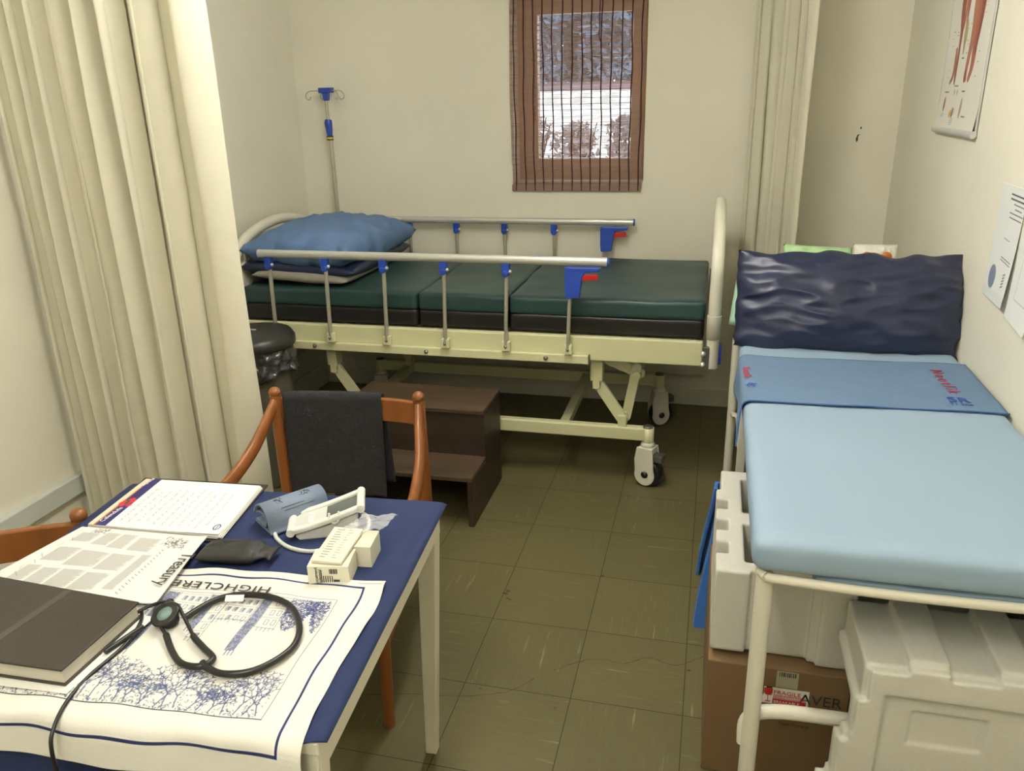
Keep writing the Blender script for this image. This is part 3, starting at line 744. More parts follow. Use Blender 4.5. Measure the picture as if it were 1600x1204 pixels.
# towel over chair back
def towel_fn(u, v):
    # v: 0 front bottom -> 1 back bottom, in chair local coordinates (y forward)
    x = -.112+.315*u
    L1, L2, ht = .335, .30, .706
    s = v*(L1+.03+L2)
    x0 = x
    t = x/.232; by = -.022*(1-t*t)
    w = .004*math.sin(x*38+1)+.006*noise.noise(Vector((x*8, s*3, 1)))
    if s < L1: d = L1-s; return (x0+.012*(d/L1)*.5, by+.016+w*(.3+d*1.6)+.012*d, ht-d)
    if s < L1+.03: a = (s-L1)/.03*PI; return (x0, by+.016*math.cos(a), ht+.004+.006*math.sin(a))
    d = s-L1-.03; return (x0-.03*d*0-.05*d*(1), by-.016-w*(.3+d)-.02*d, ht-d)
mb = MB().grid(towel_fn, 40, 70)
R1 = Matrix.Translation((-.4625,-.56,0)) @ Matrix.Rotation(PI+.09, 4, 'Z')
mb.v = [tuple(R1 @ Vector(v)) for v in mb.v]
o = single('hand_towel', mb, darktowel, (-.5, -.56, .6), 'charcoal towel folded over the back of the wooden armchair', 'towel', normals=False); solid(o, .005)

# ================= TABLE =================
TABLE_START = set(o.name for o in bpy.data.objects)
TA = .0750
TM = Matrix.Translation((-.276, -1.579, 0)) @ Matrix.Rotation(TA, 4, 'Z')
def tl(lx, ly, z=.742): return TM @ Vector((lx, ly, z))
tb = empty('table', (-.276, -1.579, 0), 'square white wooden table with tapered legs under a navy cloth', 'table', None, TA)
HX, HY = .37, .35
part('tabletop', MB().box((-HX,-HY,.712), (HX,HY,.735)), tablew, tb, .003, local=True)
part('apron', MB().box((HX-.025,-HY+.01,.668), (HX-.004,HY-.01,.712)).box((-HX+.004,-HY+.01,.668), (-HX+.025,HY-.01,.712)).box((-HX+.02,HY-.025,.668), (HX-.02,HY-.004,.712)).box((-HX+.02,-HY+.004,.668), (HX-.02,-HY+.025,.712)), tablew, tb, .002, local=True)
for sx in (-1, 1):
    for sy in (-1, 1):
        def q(i, d): return i
        X1, X0 = sx*(HX-.004), sx*(HX-.048); Y1, Y0 = sy*(HY-.004), sy*(HY-.048)
        bx1, bx0, by1, by0 = sx*(HX-.042), sx*(HX-.070), sy*(HY-.004), sy*(HY-.030)
        vs = [(bx0,by0,.052),(bx1,by0,.052),(bx1,by1,.052),(bx0,by1,.052),(X0,Y0,.712),(X1,Y0,.712),(X1,Y1,.712),(X0,Y1,.712)]
        part('leg', MB().add(vs, [[3,2,1,0],[4,5,6,7],[0,1,5,4],[1,2,6,5],[2,3,7,6],[3,0,4,7]]), tablew, tb, .003, local=True)
# tablecloth: top plus front skirt, short overhang elsewhere
def clf(u, v):
    sx = -HX-.012+(2*HX+.024)*u
    OVR, OVF = .012, .34
    tot = OVR+2*HY+OVF; s = v*tot
    z = .7395; y = HY+OVR-s
    if s < OVR: z -= .010*(1-s/OVR); y = HY+OVR*.8-s
    elif s > OVR+2*HY-.008:
        d = s-(OVR+2*HY-.008); a = min(d/.014, PI/2)
        y = -HY+.008-.012*math.sin(a)-.002; z = .7395-.012*(1-math.cos(a))-max(0, d-.014*PI/2)
        y += .010*math.sin(sx*16+1)*min(1, d*5)-.01*min(1, d*6)
        sx -= .11*max(0, sx/HX)**2*min(1, d*22)
    e = HX-abs(sx)
    if e < 0 and s <= OVR+2*HY: z += e*.5
    z += .0004*noise.noise(Vector((sx*10, y*10, 0)))
    return (sx, y, z)
mb = MB().grid(clf, 80, 130); mb.v = [tuple(TM @ Vector(v)) for v in mb.v]
o = single('tablecloth', mb, navycl, (-.276,-1.579,.738), 'plain navy blue cloth covering the white table', 'tablecloth', normals=False); solid(o, .0012, -1)
ZT = .7405
# ---- printed tea towel ----
TW, TH = .60, .445
cv = Canvas(TW, TH, .001, (226, 224, 214))
NV = (32, 44, 92); NB = (70, 84, 128); GR = (90, 96, 116)
# canvas x: 0 = right edge of the towel, grows to the left; y: 0 = far edge, grows towards the viewer
cv.frame(.034, .020, TW+.1, .400, .0045, NV)
cv.line(.005, .012, .05, .012, .0012, NV)
cv.frame(.072, .060, TW+.1, .352, .0018, (40, 44, 60))
random.seed(5)
# generic long facade, upside down to the viewer: ground at y=.075, roofs towards larger y
cv.line(.15, .070, TW, .070, .001, NV)
for x0, x1, h in [(.150,.185,.150),(.205,.262,.140),(.262,.285,.19),(.30,.36,.135),(.385,.43,.20),(.43,.60,.13)]:
    for fy in np.arange(.076, h-.01, .024):
        cv.line(x0, fy, x1, fy, .0008, GR)
        for fx in np.arange(x0+.004, x1-.008, .013):
            cv.frame(fx, fy+.005, fx+.007, fy+.018, .001, NB)
            if random.random() < .6: cv.rect(fx+.0015, fy+.006, fx+.0055, fy+.016, NB, .7)
    cv.line(x0, .072, x0, h, .001, GR); cv.line(x1, .072, x1, h, .001, GR); cv.line(x0, h, x1, h, .001, NV)
    for fx in np.arange(x0, x1, .007): cv.line(fx, h, fx, h+random.uniform(.004,.010), .0012, GR)
NB = (48, 62, 116)
for x0, x1, h in [(.186,.203,.215),(.286,.299,.165),(.362,.384,.235)]:
    cv.rect(x0, .074, x1, h, NB, .82)
    for k in range(160):
        a, b_ = random.uniform(x0, x1), random.uniform(.074, h); cv.line(a, b_, a+random.uniform(-.004,.004), b_+random.uniform(-.004,.004), .0009, (170,176,196))
    for fx in np.arange(x0, x1, .006): cv.line(fx, h, fx, h+.010, .0016, NV)
for k in range(1300):   # tree mass beside the building
    x = random.uniform(.078, .150); y = random.uniform(.068, .068+.055*abs(math.sin(x*60))+.03)
    a = random.uniform(0, 2*PI); l = random.uniform(.001,.004); cv.line(x, y, x+l*math.cos(a), y+l*math.sin(a), .0013, random.choice([NV, NB, NB, (120,130,165)]))
for k in range(1500):   # tree mass at the left
    x = random.uniform(.43, .60); y = .075+random.random()**1.5*.14
    a = random.uniform(0, 2*PI); l = random.uniform(.001,.004); cv.line(x, y, x+l*math.cos(a), y+l*math.sin(a), .0012, random.choice([NB, (110,122,160), GR]))
NB = (66, 80, 126)
def twig(x, y, a, l, d):
    x2, y2 = x+l*math.cos(a), y+l*math.sin(a)
    if not (.078 < x2 < TW and .18 < y2 < .348): return
    cv.line(x, y, x2, y2, .0008+.0003*d, NB)
    for s in (-1, 1): cv.line(x2, y2, x2+.005*math.cos(a+s*.8), y2+.005*math.sin(a+s*.8), .0013, random.choice([NB, GR, NV]))
    if d > 0:
        for s in (-1, 1): twig(x2, y2, a+s*random.uniform(.2,.65), l*.86, d-1)
for k in range(30):
    x = .085+k*.0175+random.uniform(-.008,.008); big = (.5+.5*math.sin(k*.9+.5))
    twig(x, .345, -PI/2+random.uniform(-.4,.4), .010+.015*big, 4)
for k in range(700):
    x = random.uniform(.08, TW); y = .348-random.random()**2*.05; cv.line(x, y, x+random.uniform(-.003,.003), y+random.uniform(-.003,.003), .0013, random.choice([NB, NB, GR]))
def drape_z(lx, ly):
    return ZT+.0028+.0016*np.sin(lx*30+1.1)*np.cos(ly*24)+.0012*np.sin(lx*55+ly*40)
def towelmap(U, V):
    lx = .350-U+.004*np.sin(V*18)*np.exp(-U*8); s = V-.012*np.exp(-((lx-.16)/.06)**2)*np.exp(-V*12)
    ytop = .022; edge = ytop+HY   # distance from far hem to the front table edge
    R = .016; a = np.clip((s-(edge-.004))/R, 0, PI/2); past = np.clip(s-(edge-.004)-R*PI/2, 0, None)
    ly = np.where(s < edge-.004, ytop-s, -(HY-.004)-R*np.sin(a)) - past*.12 - .004*np.sin(lx*22)*np.clip((s-edge)*30, 0, 1) - .006*np.clip((s-edge)*40,0,1)
    flat = drape_z(lx, ly)
    fold = .006*np.exp(-((s-.325)/.022)**2)*(.5+.5*np.sin(lx*9+2))+.004*np.exp(-((s-.01)/.02)**2)*(1+np.sin(lx*24))+.0022*np.clip((s-.30)*9,0,1)*np.sin(lx*34+s*30+2*np.sin(lx*11))+.0016*np.clip((lx-.27)*12,0,1)*np.sin(s*60+lx*20)
    z = flat+fold-R*(1-np.cos(a))-past
    c, s_ = math.cos(TA), math.sin(TA)
    return -.276+lx*c-ly*s_, -1.579+lx*s_+ly*c, z
me = cv.mesh('tea_towel', towelmap)
tt = link('tea_towel', me, clothprint, None); me.transform(Matrix.Translation((.2, 1.7, -ZT))); tt.location = (-.2,-1.7,ZT)
tag(tt, 'white cotton tea towel printed in navy with a large house and foliage, on the table', 'tea towel')
solid(tt, .0012, 1)
Tx = TM.copy() @ axes((.150, -.010-.010, ZT+.0075), (-1,0,0), (0,-1,0))
text('printed_lettering', 'HIGHCLERE CASTLE', .0270, inkm, Tx, tt, sx=1.28, sp=1.08)

# ---- clipboard with writing pad ----
def sheet(corners, zt, cvs, name, m, curl=None):
    """corners: far-left, far-right, near-right, near-left (x,y)"""
    A, B, Cc, D = [np.array(c, float) for c in corners]; w, h = cvs.w, cvs.h
    def f(U, V):
        u = (U/w)[..., None]; v = (V/h)[..., None]
        p = (A*(1-u)+B*u)*(1-v)+(D*(1-u)+Cc*u)*v
        z = zt+(curl(u[...,0], v[...,0]) if curl else 0)
        return p[...,0], p[...,1], z+0*p[...,0]
    me = cvs.mesh(name, f); return me
cbx = [(-.660,-1.236),(-.350,-1.212),(-.316,-1.462),(-.628,-1.478)]
fold = empty('writing_folder', (-.49,-1.35,ZT), 'black folder under a pad of handwritten pages at the far left of the table', 'folder')
part('cover', MB().prism(cbx, ZT+.0005, ZT+.0045), blackbook, fold, .0015)
pad = empty('writing_pad', (-.49,-1.35,ZT+.0045), 'white pad of handwritten pages with navy header strip, lying on the black folder', 'notepad')
mb = MB()
cs = [(-.640,-1.256),(-.357,-1.236),(-.322,-1.453),(-.622,-1.466)]
random.seed(2)
for k in range(5):
    dx, dy = random.uniform(-.002,.006), random.uniform(-.003,.003)
    mb.prism([(x+(dx if x > -.5 else 0), y+dy) for x, y in cs], ZT+.005+.0015*k, ZT+.0061+.0015*k)
part('page_stack', mb, paperm, pad)
cv = Canvas(.285, .215, .001, (238, 237, 232))
cv.rect(0, 0, .012, .215, (240, 214, 186)); cv.rect(.012, 0, .016, .215, (206, 120, 80)); cv.rect(.016, 0, .040, .215, (42, 40, 96))
cv.ell(.020,.120,.010,.014,(206,40,50)); cv.ell(.030,.105,.009,.013,(206,40,50)); cv.ell(.036,.125,.006,.008,(190,40,50)); cv.ell(.025,.113,.004,.012,(40,84,40))
random.seed(9)
for r in range(11):
    x = .058+r*.0185
    y = .20-random.uniform(0,.02)
    while y > .04+.02*abs(math.sin(r)):
        l = random.uniform(.006,.018)
        yy = y
        while yy > y-l:
            cv.line(x+random.uniform(-.003,.003), yy, x+random.uniform(-.003,.003), yy-.003, .0011, (112,110,124) if r < 6 else (190,120,134), .85); yy -= .0022
        y -= l+.007
cv.ell(.268,.185,.008,.014,(44,60,120)); cv.ell(.268,.185,.005,.010,(225,228,235)); cv.line(.268,.178,.268,.192,.002,(44,60,120))
me = sheet(cs, ZT+.0128, cv, 'top_page', printm, lambda u, v: .004*np.clip(v-.8,0,1)*5*np.clip(u-.6,0,1)*2)
tp = link('top_page', me, printm, pad); me.transform(Matrix.Translation(-wpos(pad)))
ta = axes((-.602,-1.262,ZT+.0175), (-.0,-1,0), (1,.0,0))
text('header_lettering', 'Majesta', .016, paperm, axes((-.622,-1.300,ZT+.0134), (0.08,1,0), (-1,.08,0)), pad)
text('header_lettering', 'Calendulis', .015, paperm, axes((-.597,-1.452,ZT+.0134), (0.02,1,0), (-1,.02,0)), pad)

# ---- newspaper ----
cv = Canvas(.32, .205, .001, (226, 225, 219)); random.seed(4)
for (x0, y0, x1, y1) in [(.03,.02,.075,.05),(.085,.015,.12,.055),(.125,.015,.16,.06),(.17,.02,.22,.06),(.035,.07,.085,.11),(.09,.075,.15,.12),(.155,.075,.205,.125),(.03,.125,.06,.165),(.065,.13,.10,.175),(.105,.13,.15,.18),(.155,.135,.20,.185),(.215,.07,.235,.18)]:
    cv.rect(x0, y0, x1, y1, (178,178,174), .55)
    yy = y0
    while yy < y1: cv.line(x0, yy, x0+(x1-x0)*random.uniform(.8,1), yy, .0012, (140,140,138), .8); yy += .0030
for k in range(9): x=.018; cv.line(x+.02*random.random(), .02+.018*k, x+.02*random.random()+.004, .03+.018*k, .0016, (120,120,118), .6)
for (x0, y0) in [(.245,.02),(.265,.03)]:
    for k in range(60): a = random.uniform(0,6.28); xx, yy = x0+random.uniform(-.014,.02), y0+random.uniform(-.01,.014); cv.line(xx, yy, xx+.005*math.cos(a), yy+.005*math.sin(a), .0012, (90,90,88))
for k in range(50): a = random.uniform(0,6.28); xx, yy = .06+random.uniform(-.014,.02), .010+random.uniform(-.006,.01); cv.line(xx, yy, xx+.005*math.cos(a), yy+.005*math.sin(a), .0012, (110,110,108))
for k in range(16): cv.line(.243, .05+k*.009, .249, .054+k*.009, .0015, (110,110,110))
nc = [(-.622,-1.482),(-.338,-1.466),(-.296,-1.685),(-.668,-1.722)]
me = sheet(nc, ZT+.0135, cv, 'newspaper', printm, lambda u, v: .0025*np.sin(u*7)*np.sin(v*5)+.002*np.exp(-((u-1)/.05)**2))
nw = link('newspaper', me, printm, None); me.transform(Matrix.Translation((.46,1.6,-ZT))); nw.location = (-.46,-1.6,ZT)
tag(nw, 'folded newspaper page headed Treasury, lying between the pad and the black book', 'newspaper'); solid(nw, .0022, -1)
text('headline', 'Treasury', .038, inkm, axes((-.343,-1.535,ZT+.0205), (.10,-1,0), (1,.10,0)), nw, sx=.78)

# ---- black book with papers under ----
bk = empty('black_book', (-.47,-1.80,ZT), 'thick black hardcover notebook lying on papers at the front left of the table', 'book')
q0 = [(-.640,-1.735),(-.296,-1.712),(-.296,-1.893),(-.640,-1.915)]
q0 = [(-.655,-1.700),(-.299,-1.717),(-.299,-1.893),(-.655,-1.905)]
def inset(q, d): cx = sum(p[0] for p in q)/4; cy = sum(p[1] for p in q)/4; return [(p[0]+(cx-p[0])*d, p[1]+(cy-p[1])*d) for p in q]
def inset_m(q, d):
    cx = sum(p[0] for p in q)/4; cy = sum(p[1] for p in q)/4
    return [(p[0]-math.copysign(d, p[0]-cx), p[1]-math.copysign(d, p[1]-cy)) for p in q]
ph = [(x, y) for x, y in q0]
part('page_block', MB().prism(inset_m(q0, .004), ZT+.013, ZT+.037), pagem, bk)
part('front_cover', MB().prism(q0, ZT+.037, ZT+.041), blackbook, bk, .0012)
part('back_cover', MB().prism(q0, ZT+.0105, ZT+.0135), blackbook, bk, .0012)
sm = mat('glossy_black_strip', (70, 64, 56), .3)
part('cover_band', MB().prism([(-.45,-1.715),(-.436,-1.715),(-.452,-1.885),(-.466,-1.885)], ZT+.0409, ZT+.0414), sm, bk)
single('paper_sheet', MB().prism([(-.655,-1.712),(-.278,-1.712),(-.287,-1.905),(-.655,-1.925)], ZT+.0090, ZT+.0098), paperm, (-.47,-1.8,ZT+.003), 'white paper sheets under the black notebook', 'paper')
single('pen', MB().rod((-.276,-1.745,ZT+.0145), (-.292,-1.815,ZT+.0145), .0045), blackp, (-.28,-1.78,ZT+.005), 'black pen lying against the right edge of the black notebook', 'pen')

# ---- black cable ----
P = catmull([(-.31,-1.704,ZT+.012), (-.289,-1.735,ZT+.012), (-.278,-1.79,ZT+.009), (-.283,-1.86,ZT+.008), (-.276,-1.915,ZT+.008), (-.267,-1.955,ZT-.004), (-.262,-1.972,ZT-.03), (-.262,-1.972,ZT-.12), (-.262,-1.968,ZT-.30), (-.262,-1.968,ZT-.55)], 8)
single('cable', MB().tube(P, .0031, 8), rubber, (-.27,-1.9,ZT), 'thin black cable running over the front edge of the table', 'cable')

# ---- stethoscope ----
sg = empty('stethoscope', (-.12,-1.72,ZT), 'black stethoscope looped on the printed tea towel', 'stethoscope')
zz = ZT+.012
loop = [(-.222,-1.706),(-.205,-1.660),(-.173,-1.630),(-.112,-1.622),(-.059,-1.641),(-.019,-1.686),(-.003,-1.733),(-.014,-1.775),(-.039,-1.806),(-.077,-1.819),(-.109,-1.812),(-.124,-1.803)]
part('tubing', MB().tube(catmull([(x, y, zz+.001) for x, y in loop], 8), .0056, 12), rubber, sg)
yoke = catmull([(-.222,-1.757,zz+.003),(-.188,-1.789,zz),(-.155,-1.811,zz),(-.122,-1.810,zz),(-.114,-1.790,zz),(-.142,-1.771,zz),(-.166,-1.757,zz+.002),(-.177,-1.749,zz+.003)], 8)
part('yoke', MB().tube(yoke, .0055, 12), rubber, sg)
for P in ([(-.222,-1.757,zz+.003),(-.262,-1.727,zz+.006),(-.280,-1.706,zz+.008),(-.272,-1.694,zz+.012),(-.262,-1.690,zz+.014)],
          [(-.177,-1.749,zz+.003),(-.215,-1.718,zz+.014),(-.240,-1.700,zz+.020),(-.275,-1.692,zz+.014),(-.300,-1.706,zz+.008),(-.311,-1.722,zz+.004)]):
    b_ = part('binaural_tube', MB().tube(catmull(P, 8), .0030, 10), blackp, sg)
    e_ = P[-1]
    part('ear_tip', MB().sphere((e_[0], e_[1], e_[2]), .0068, 12, 8, (1,1.3,1)), rubber, b_)
Tc = Matrix.Translation((-.246,-1.720,ZT+.021)) @ Matrix.Rotation(.38, 4, 'X') @ Matrix.Rotation(-.12, 4, 'Y')
cp = part('chest_piece', MB().lathe([(.008,-.018),(.014,-.017),(.016,-.010),(.010,-.004),(.019,.001),(.024,.004),(.0245,.008),(.021,.010),(.020,.009)], (0,0,0), 'z', 32, Tc), rubber, sg)
part('diaphragm', MB().lathe([(.0202,.0088),(.0,.0094)], (0,0,0), 'z', 32, Tc), diaph, cp)
part('tag', MB().box((-.016,-.006,-.001), (.016,.006,.001), Matrix.Translation((-.163,-1.648,ZT+.020)) @ Matrix.Rotation(.25,4,'Z') @ Matrix.Rotation(.5,4,'X')), paperm, sg, label='small white tag')

# ---- black pouch ----
def pf(sg_):
    def f(u, v):
        a, b = 2*u-1, 2*v-1
        ed = (1-abs(a)**2.5)*(1-abs(b)**2.2); h = max(0, ed)**.5
        tw = 1-.45*smoothstep(.45, .8, a)+.28*smoothstep(.8, 1, a)
        z = sg_*.017*h*(1 if a < .6 else .55)+.003*noise.noise(Vector((a*3,b*3,sg_)))*ed
        return (a*.070+.008*max(0,a), b*.034*tw+.006*a, max(z+.017, 0.001) )
    return f
mb = MB(); Tq = Matrix.Translation((-.247,-1.504,ZT)) @ Matrix.Rotation(.06,4,'Z'); mb.grid(pf(1),40,24,Tq); mb.grid(pf(-1),40,24,Tq)
weld(single('drawstring_pouch', mb, pouchm, (-.247,-1.504,ZT), 'small black cloth pouch lying on the navy tablecloth', 'pouch'))

# ---- blood pressure monitor ----
bpA = .40
BM = Matrix.Translation((-.170,-1.428,ZT)) @ Matrix.Rotation(bpA, 4, 'Z')
mo = empty('blood_pressure_monitor', tuple(BM.translation), 'pale grey wedge-shaped blood pressure monitor beside the medicine boxes', 'monitor', None, bpA)
WD = .084
body = MB()
def rbox(a, b, z0, z1, s=1.0): pass
prof = [(.012,0),(.118,0),(.128,.012),(.132,.052),(.070,.028),(.006,.014),(.004,.008)]
body.prism(prof, .006, WD-.006, 'xz'); part('monitor_body', body, monm, mo, .006, local=True)
# rim plate with screen well
def pt(t, h=0): return (-.004+.142*t, .016+.040*t**1.3+h)
rim = MB(); n = 12
for (y0, y1) in ((0, .014), (WD-.014, WD)):
    vs = []; fs = []
    for i in range(n+1):
        x, z = pt(i/n)
        vs += [(x,y0,z),(x,y1,z),(x,y1,z+.012),(x,y0,z+.012)]
    for i in range(n):
        for k in range(4): fs.append([4*i+k,4*i+(k+1)%4,4*i+4+(k+1)%4,4*i+4+k])
    fs += [[0,1,2,3],[4*n,4*n+1,4*n+2,4*n+3]]; rim.add(vs, fs)
for t in (0, 1):
    x, z = pt(t); rim.rod((x, .0, z+.005), (x, WD, z+.005), .0085, 14)
part('rim', rim, monw, mo, .003, local=True)
def tri(t0, t1, h):
    vs = []
    for t in (t0, t1):
        x, z = pt(t); vs += [(x, .014, z+h), (x, WD-.014, z+h)]
    return [(vs[0]), (vs[1]), (vs[3]), (vs[2])]
pn = MB().add(tri(0, .5, .006), [[0,1,2,3]]); part('button_panel', pn, monm, mo, 0, local=True)
part('display', MB().add(tri(.46, .98, .005), [[0,1,2,3]]), screenm, mo, 0, local=True)
bt = MB()
for y_ in (.026,.042,.058):
    x, z = pt(.28); bt.box((x-.006,y_-.007,z+.006), (x+.006,y_+.007,z+.009))
part('button', bt, monw, mo, .001, local=True)
lg = MB().box((.078,-.0005+.005,.035), (.100,.006,.058)); part('side_socket', MB().tube(catmull([(.075,.005,.056),(.075,.003,.042),(.084,.002,.034),(.094,.003,.042),(.094,.005,.058)],4), .0024, 8), monw, mo, 0, local=True)

# ---- cuff ----
cfv = Vector((.125,.155,0)).normalized()
CM = axes((-.248,-1.402,ZT), (.60,.80,0), (-.80,.60,0))   # local x: roll axis, y: left, z: up
cu = empty('pressure_cuff', (-.22,-1.32,ZT), 'grey-blue folded arm cuff lying behind the blood pressure monitor', 'cuff')
outer = catmull([(-.030,.004,0),(-.024,.012,0),(-.020,.030,0),(-.010,.050,0),(.012,.056,0),(.034,.047,0),(.046,.034,0),(.050,.026,0)], 6)
inner = catmull([(.050,.026,0),(.030,.034,0),(.010,.036,0),(-.004,.024,0),(.004,.010,0),(.024,.008,0),(.046,.010,0),(.052,.003,0),(.0,.003,0),(-.030,.004,0)], 6)
def ribbon(P, th, L0, L1):
    mb = MB(); n = len(P); vs = []
    for i, p in enumerate(P):
        t = (P[min(i+1,n-1)]-P[max(i-1,0)]).normalized(); nn = Vector((-t.y, t.x, 0))*th/2
        for q in (p+nn, p-nn):
            for x in (L0, L1): vs.append(CM @ Vector((x, q.x, q.y+.001)))
    fs = []
    for i in range(n-1):
        a = 4*i; b = a+4
        fs += [[a,a+1,b+1,b],[a+2,b+2,b+3,a+3],[a,b,b+2,a+2],[a+1,a+3,b+3,b+1]]
    fs += [[0,2,3,1],[4*n-4,4*n-3,4*n-1,4*n-2]]
    return mb.add(vs, fs, False)
o = part('outer_fold', ribbon(outer, .004, 0, .135), cuffm, cu); [setattr(p,'use_smooth',True) for p in o.data.polygons]
part('inner_fold', ribbon(inner, .0035, .003, .132), cuffm, cu)
part('lining', ribbon([p+Vector((0,-.005,0)) for p in outer[8:34]], .0025, .004, .130), cuffdark, cu)
pr = MB(); random.seed(8)
def onc(x, k, h=.0024):
    f_ = k*(len(outer)-1); i = int(f_); p = outer[i].lerp(outer[min(i+1,len(outer)-1)], f_-i); t = (outer[min(i+2,len(outer)-1)]-outer[max(i-1,0)]).normalized(); nn = Vector((-t.y, t.x, 0)); 
    p = p+nn*h*(1 if nn.y > 0 else -1); return CM @ Vector((x, p.x, p.y+.001))
def stroke(x0, k0, x1, k1, w):
    a, b = onc(x0,k0), onc(x1,k1); pr.tube([a, b], w, 5)
stroke(.04,.36,.105,.36,.0006); stroke(.035,.40,.085,.40,.0006)
for k in range(26):
    cx_ = random.choice([.035,.040,.085,.095,.10]); c0 = .52; stroke(cx_+random.uniform(-.008,.008), c0+random.uniform(-.05,.06), cx_+random.uniform(-.008,.008), c0+random.uniform(-.05,.06), .0005)
stroke(.02,.66,.05,.66,.0010)
part('printed_diagram', pr, inkm, cu)
tubeP = catmull([(-.225,-1.405,ZT+.006),(-.205,-1.428,ZT+.004),(-.165,-1.452,ZT+.004),(-.12,-1.457,ZT+.004),(-.09,-1.44,ZT+.004),(-.055,-1.40,ZT+.004),(-.04,-1.36,ZT+.006),(-.05,-1.33,ZT+.016),(-.062,-1.335,ZT+.03)], 8)
part('air_hose', MB().tube(tubeP, .0042, 10), monm, cu)

# ---- medicine boxes ----
def carton(name, o_, ang, w, d, h, label, prints):
    e = empty(name, (o_[0], o_[1], o_[2]), label, 'box', None, ang)
    part('carton_body', MB().box((0,0,0), (w,d,h)), boxm, e, .0012, local=True)
    for (n_, mb, m) in prints: part(n_, mb, m, e, 0, local=True)
    return e
fp = MB()
for k in range(9): fp.box((.040+.0017*k,-.0004,.026), (.0408+.0017*k+.0003*(k%3),0,.036))
for k in range(5): fp.box((.028+.004*k,-.0004,.006), (.0296+.004*k,0,.022))
fp.box((.047,-.0004,.004), (.058,0,.014)); fp.box((.025,-.0004,.004),(.0262,0,.034))
tpz = MB()
for k in range(14): x = .012+.0034*k; tpz.box((x, .014+.003*(k%3), .0418), (x+.0008, .03+.004*(k%4), .0421))
m1 = carton('medicine_box', (-.068,-1.560,ZT), .20, .076, .060, .0415, 'white Accutrend Cholesterol box at the front of the medicine boxes', [('printed_panel', fp, inkm), ('printed_lines', tpz, greyink)])
text('printed_lettering', 'Accutrend', .0088, inkm, axes((.0185,-.0006,.002), (0,0,1), (-1,0,0)), m1, world=False)
text('printed_lettering', 'Cholesterol', .0082, inkm, axes((.0255-.0005,-.0006,.002), (0,0,1), (-1,0,0)), m1, world=False, sx=.85)
m2 = carton('medicine_box', (-.050,-1.488,ZT), .12, .072, .062, .044, 'plain white medicine box standing behind the Accutrend box', [])
fl_ = MB(); fl_.box((0,0,0), (.058,.11,.006))
m3 = empty('leaflet_packet', (-.064,-1.548,ZT+.0425), 'flat white printed packet lying slanted across the medicine boxes', 'packet', None, .05)
part('packet_body', fl_, boxm, m3, .001, local=True)
lp = MB()
for k in range(12):
    y = .012+.008*k; lp.box((.010,y,.006), (.010+random.uniform(.01,.018),y+.0016,.0063)); lp.box((.034,y,.006), (.034+random.uniform(.004,.012),y+.001,.0063))
part('printed_lines', lp, greyink, m3, 0, local=True)
m3.rotation_euler = (.06, 0, .05)
plas = bpy.data.materials.new('clear_plastic_film'); plas.use_nodes = True; pb = plas.node_tree.nodes['Principled BSDF']
pb.inputs['Base Color'].default_value = (.9,.92,.92,1); pb.inputs['Roughness'].default_value = .12; pb.inputs['Alpha'].default_value = .35
def sac(u, v): return (-.050+.075*u+.012*v, -1.445+.065*v+.006*u, ZT+.053+.006*noise.noise(Vector((u*4,v*4,3)))+.002*math.sin(u*9+v*7)+.004*u)
o = single('plastic_sachet', MB().grid(sac, 24, 20), plas, (-.02,-1.4,ZT+.04), 'crumpled clear plastic sachet lying behind the medicine boxes', 'sachet', normals=False)

# the table and everything on it were laid out for a 0.74 m high table; the real one is 0.712 m high and 3.4 % larger
KS = 1.0342
for o in [o for o in bpy.data.objects if o.name not in TABLE_START]:
    if o.type == 'MESH' and not o.data.get('sized'):
        o.data.transform(Matrix.Scale(KS, 4)); o.data['sized'] = 1
    o.location = o.location*KS
    if o.parent is None: o.location += Vector((-.0208, .0915, -.0538))
for me in bpy.data.meshes:
    if 'sized' in me: del me['sized']
# ================= EXAMINATION COUCH =================
ec = empty('examination_couch', (1.05,-.4,0), 'examination couch with pale blue fitted sheet on a white tube frame by the right wall', 'couch')
CX0, CX1, CY0, CY1, CZ0, CZ1 = .722, 1.388, -1.275, .52, .69, .765
weld(part('padded_top', cushion(CX0, CX1, CY0, CY1, CZ0, CZ1, .026, .003, 2, 40, 90), couchm, ec))
fr = MB(); ins = .03
fr.tube(catmull([(CX0+.02, CY0+.03, .68),(CX0+.03, CY0+.012, .68),(CX0+.06, CY0+.006, .68),(1.0, CY0+.0, .678),(CX1-.06, CY0+.006, .68),(CX1-.03, CY0+.03, .68)], 6), .010, 10)
part('frame_edge', fr, tubew, ec)
sk = MB().box((CX0+.10, CY0+.02, .66), (CX1-.01, CY0+.5, .688)); weld(part('sheet_tuck', cushion(CX0+.12, CX1, CY0+.015, CY0+.4, .658, .69, .012, .004, 5, 20, 20), seamb if False else couchm, ec))
rl = MB(); rl.box((CX0+.012, CY0+.05, .655), (CX0+.045, CY1-.02, .69)); rl.box((CX1-.045, CY0+.05, .655), (CX1-.012, CY1-.02, .69)); rl.box((CX0+.04, CY1-.05, .655), (CX1-.04, CY1-.02, .69))
part('side_frame', rl, tubew, ec, .004)
for (x, y) in ((.752,-1.245),(1.372,-1.215),(.728,.40),(1.36,.40)):
    part('leg', MB().rod((x, y, .0), (x, y, .675), .0175, 16), tubew, ec)
part('leg', MB().box((.742,.02,.0), (.772,.05,.66)), tubew, ec, .004)
part('crossbar', MB().tube(catmull([(.742,-1.235,.24),(.745,-1.225,.293),(.785,-1.222,.320),(.9,-1.222,.328),(1.2,-1.222,.328),(1.34,-1.222,.325),(1.366,-1.218,.30)], 6), .0155, 14), tubew, ec)
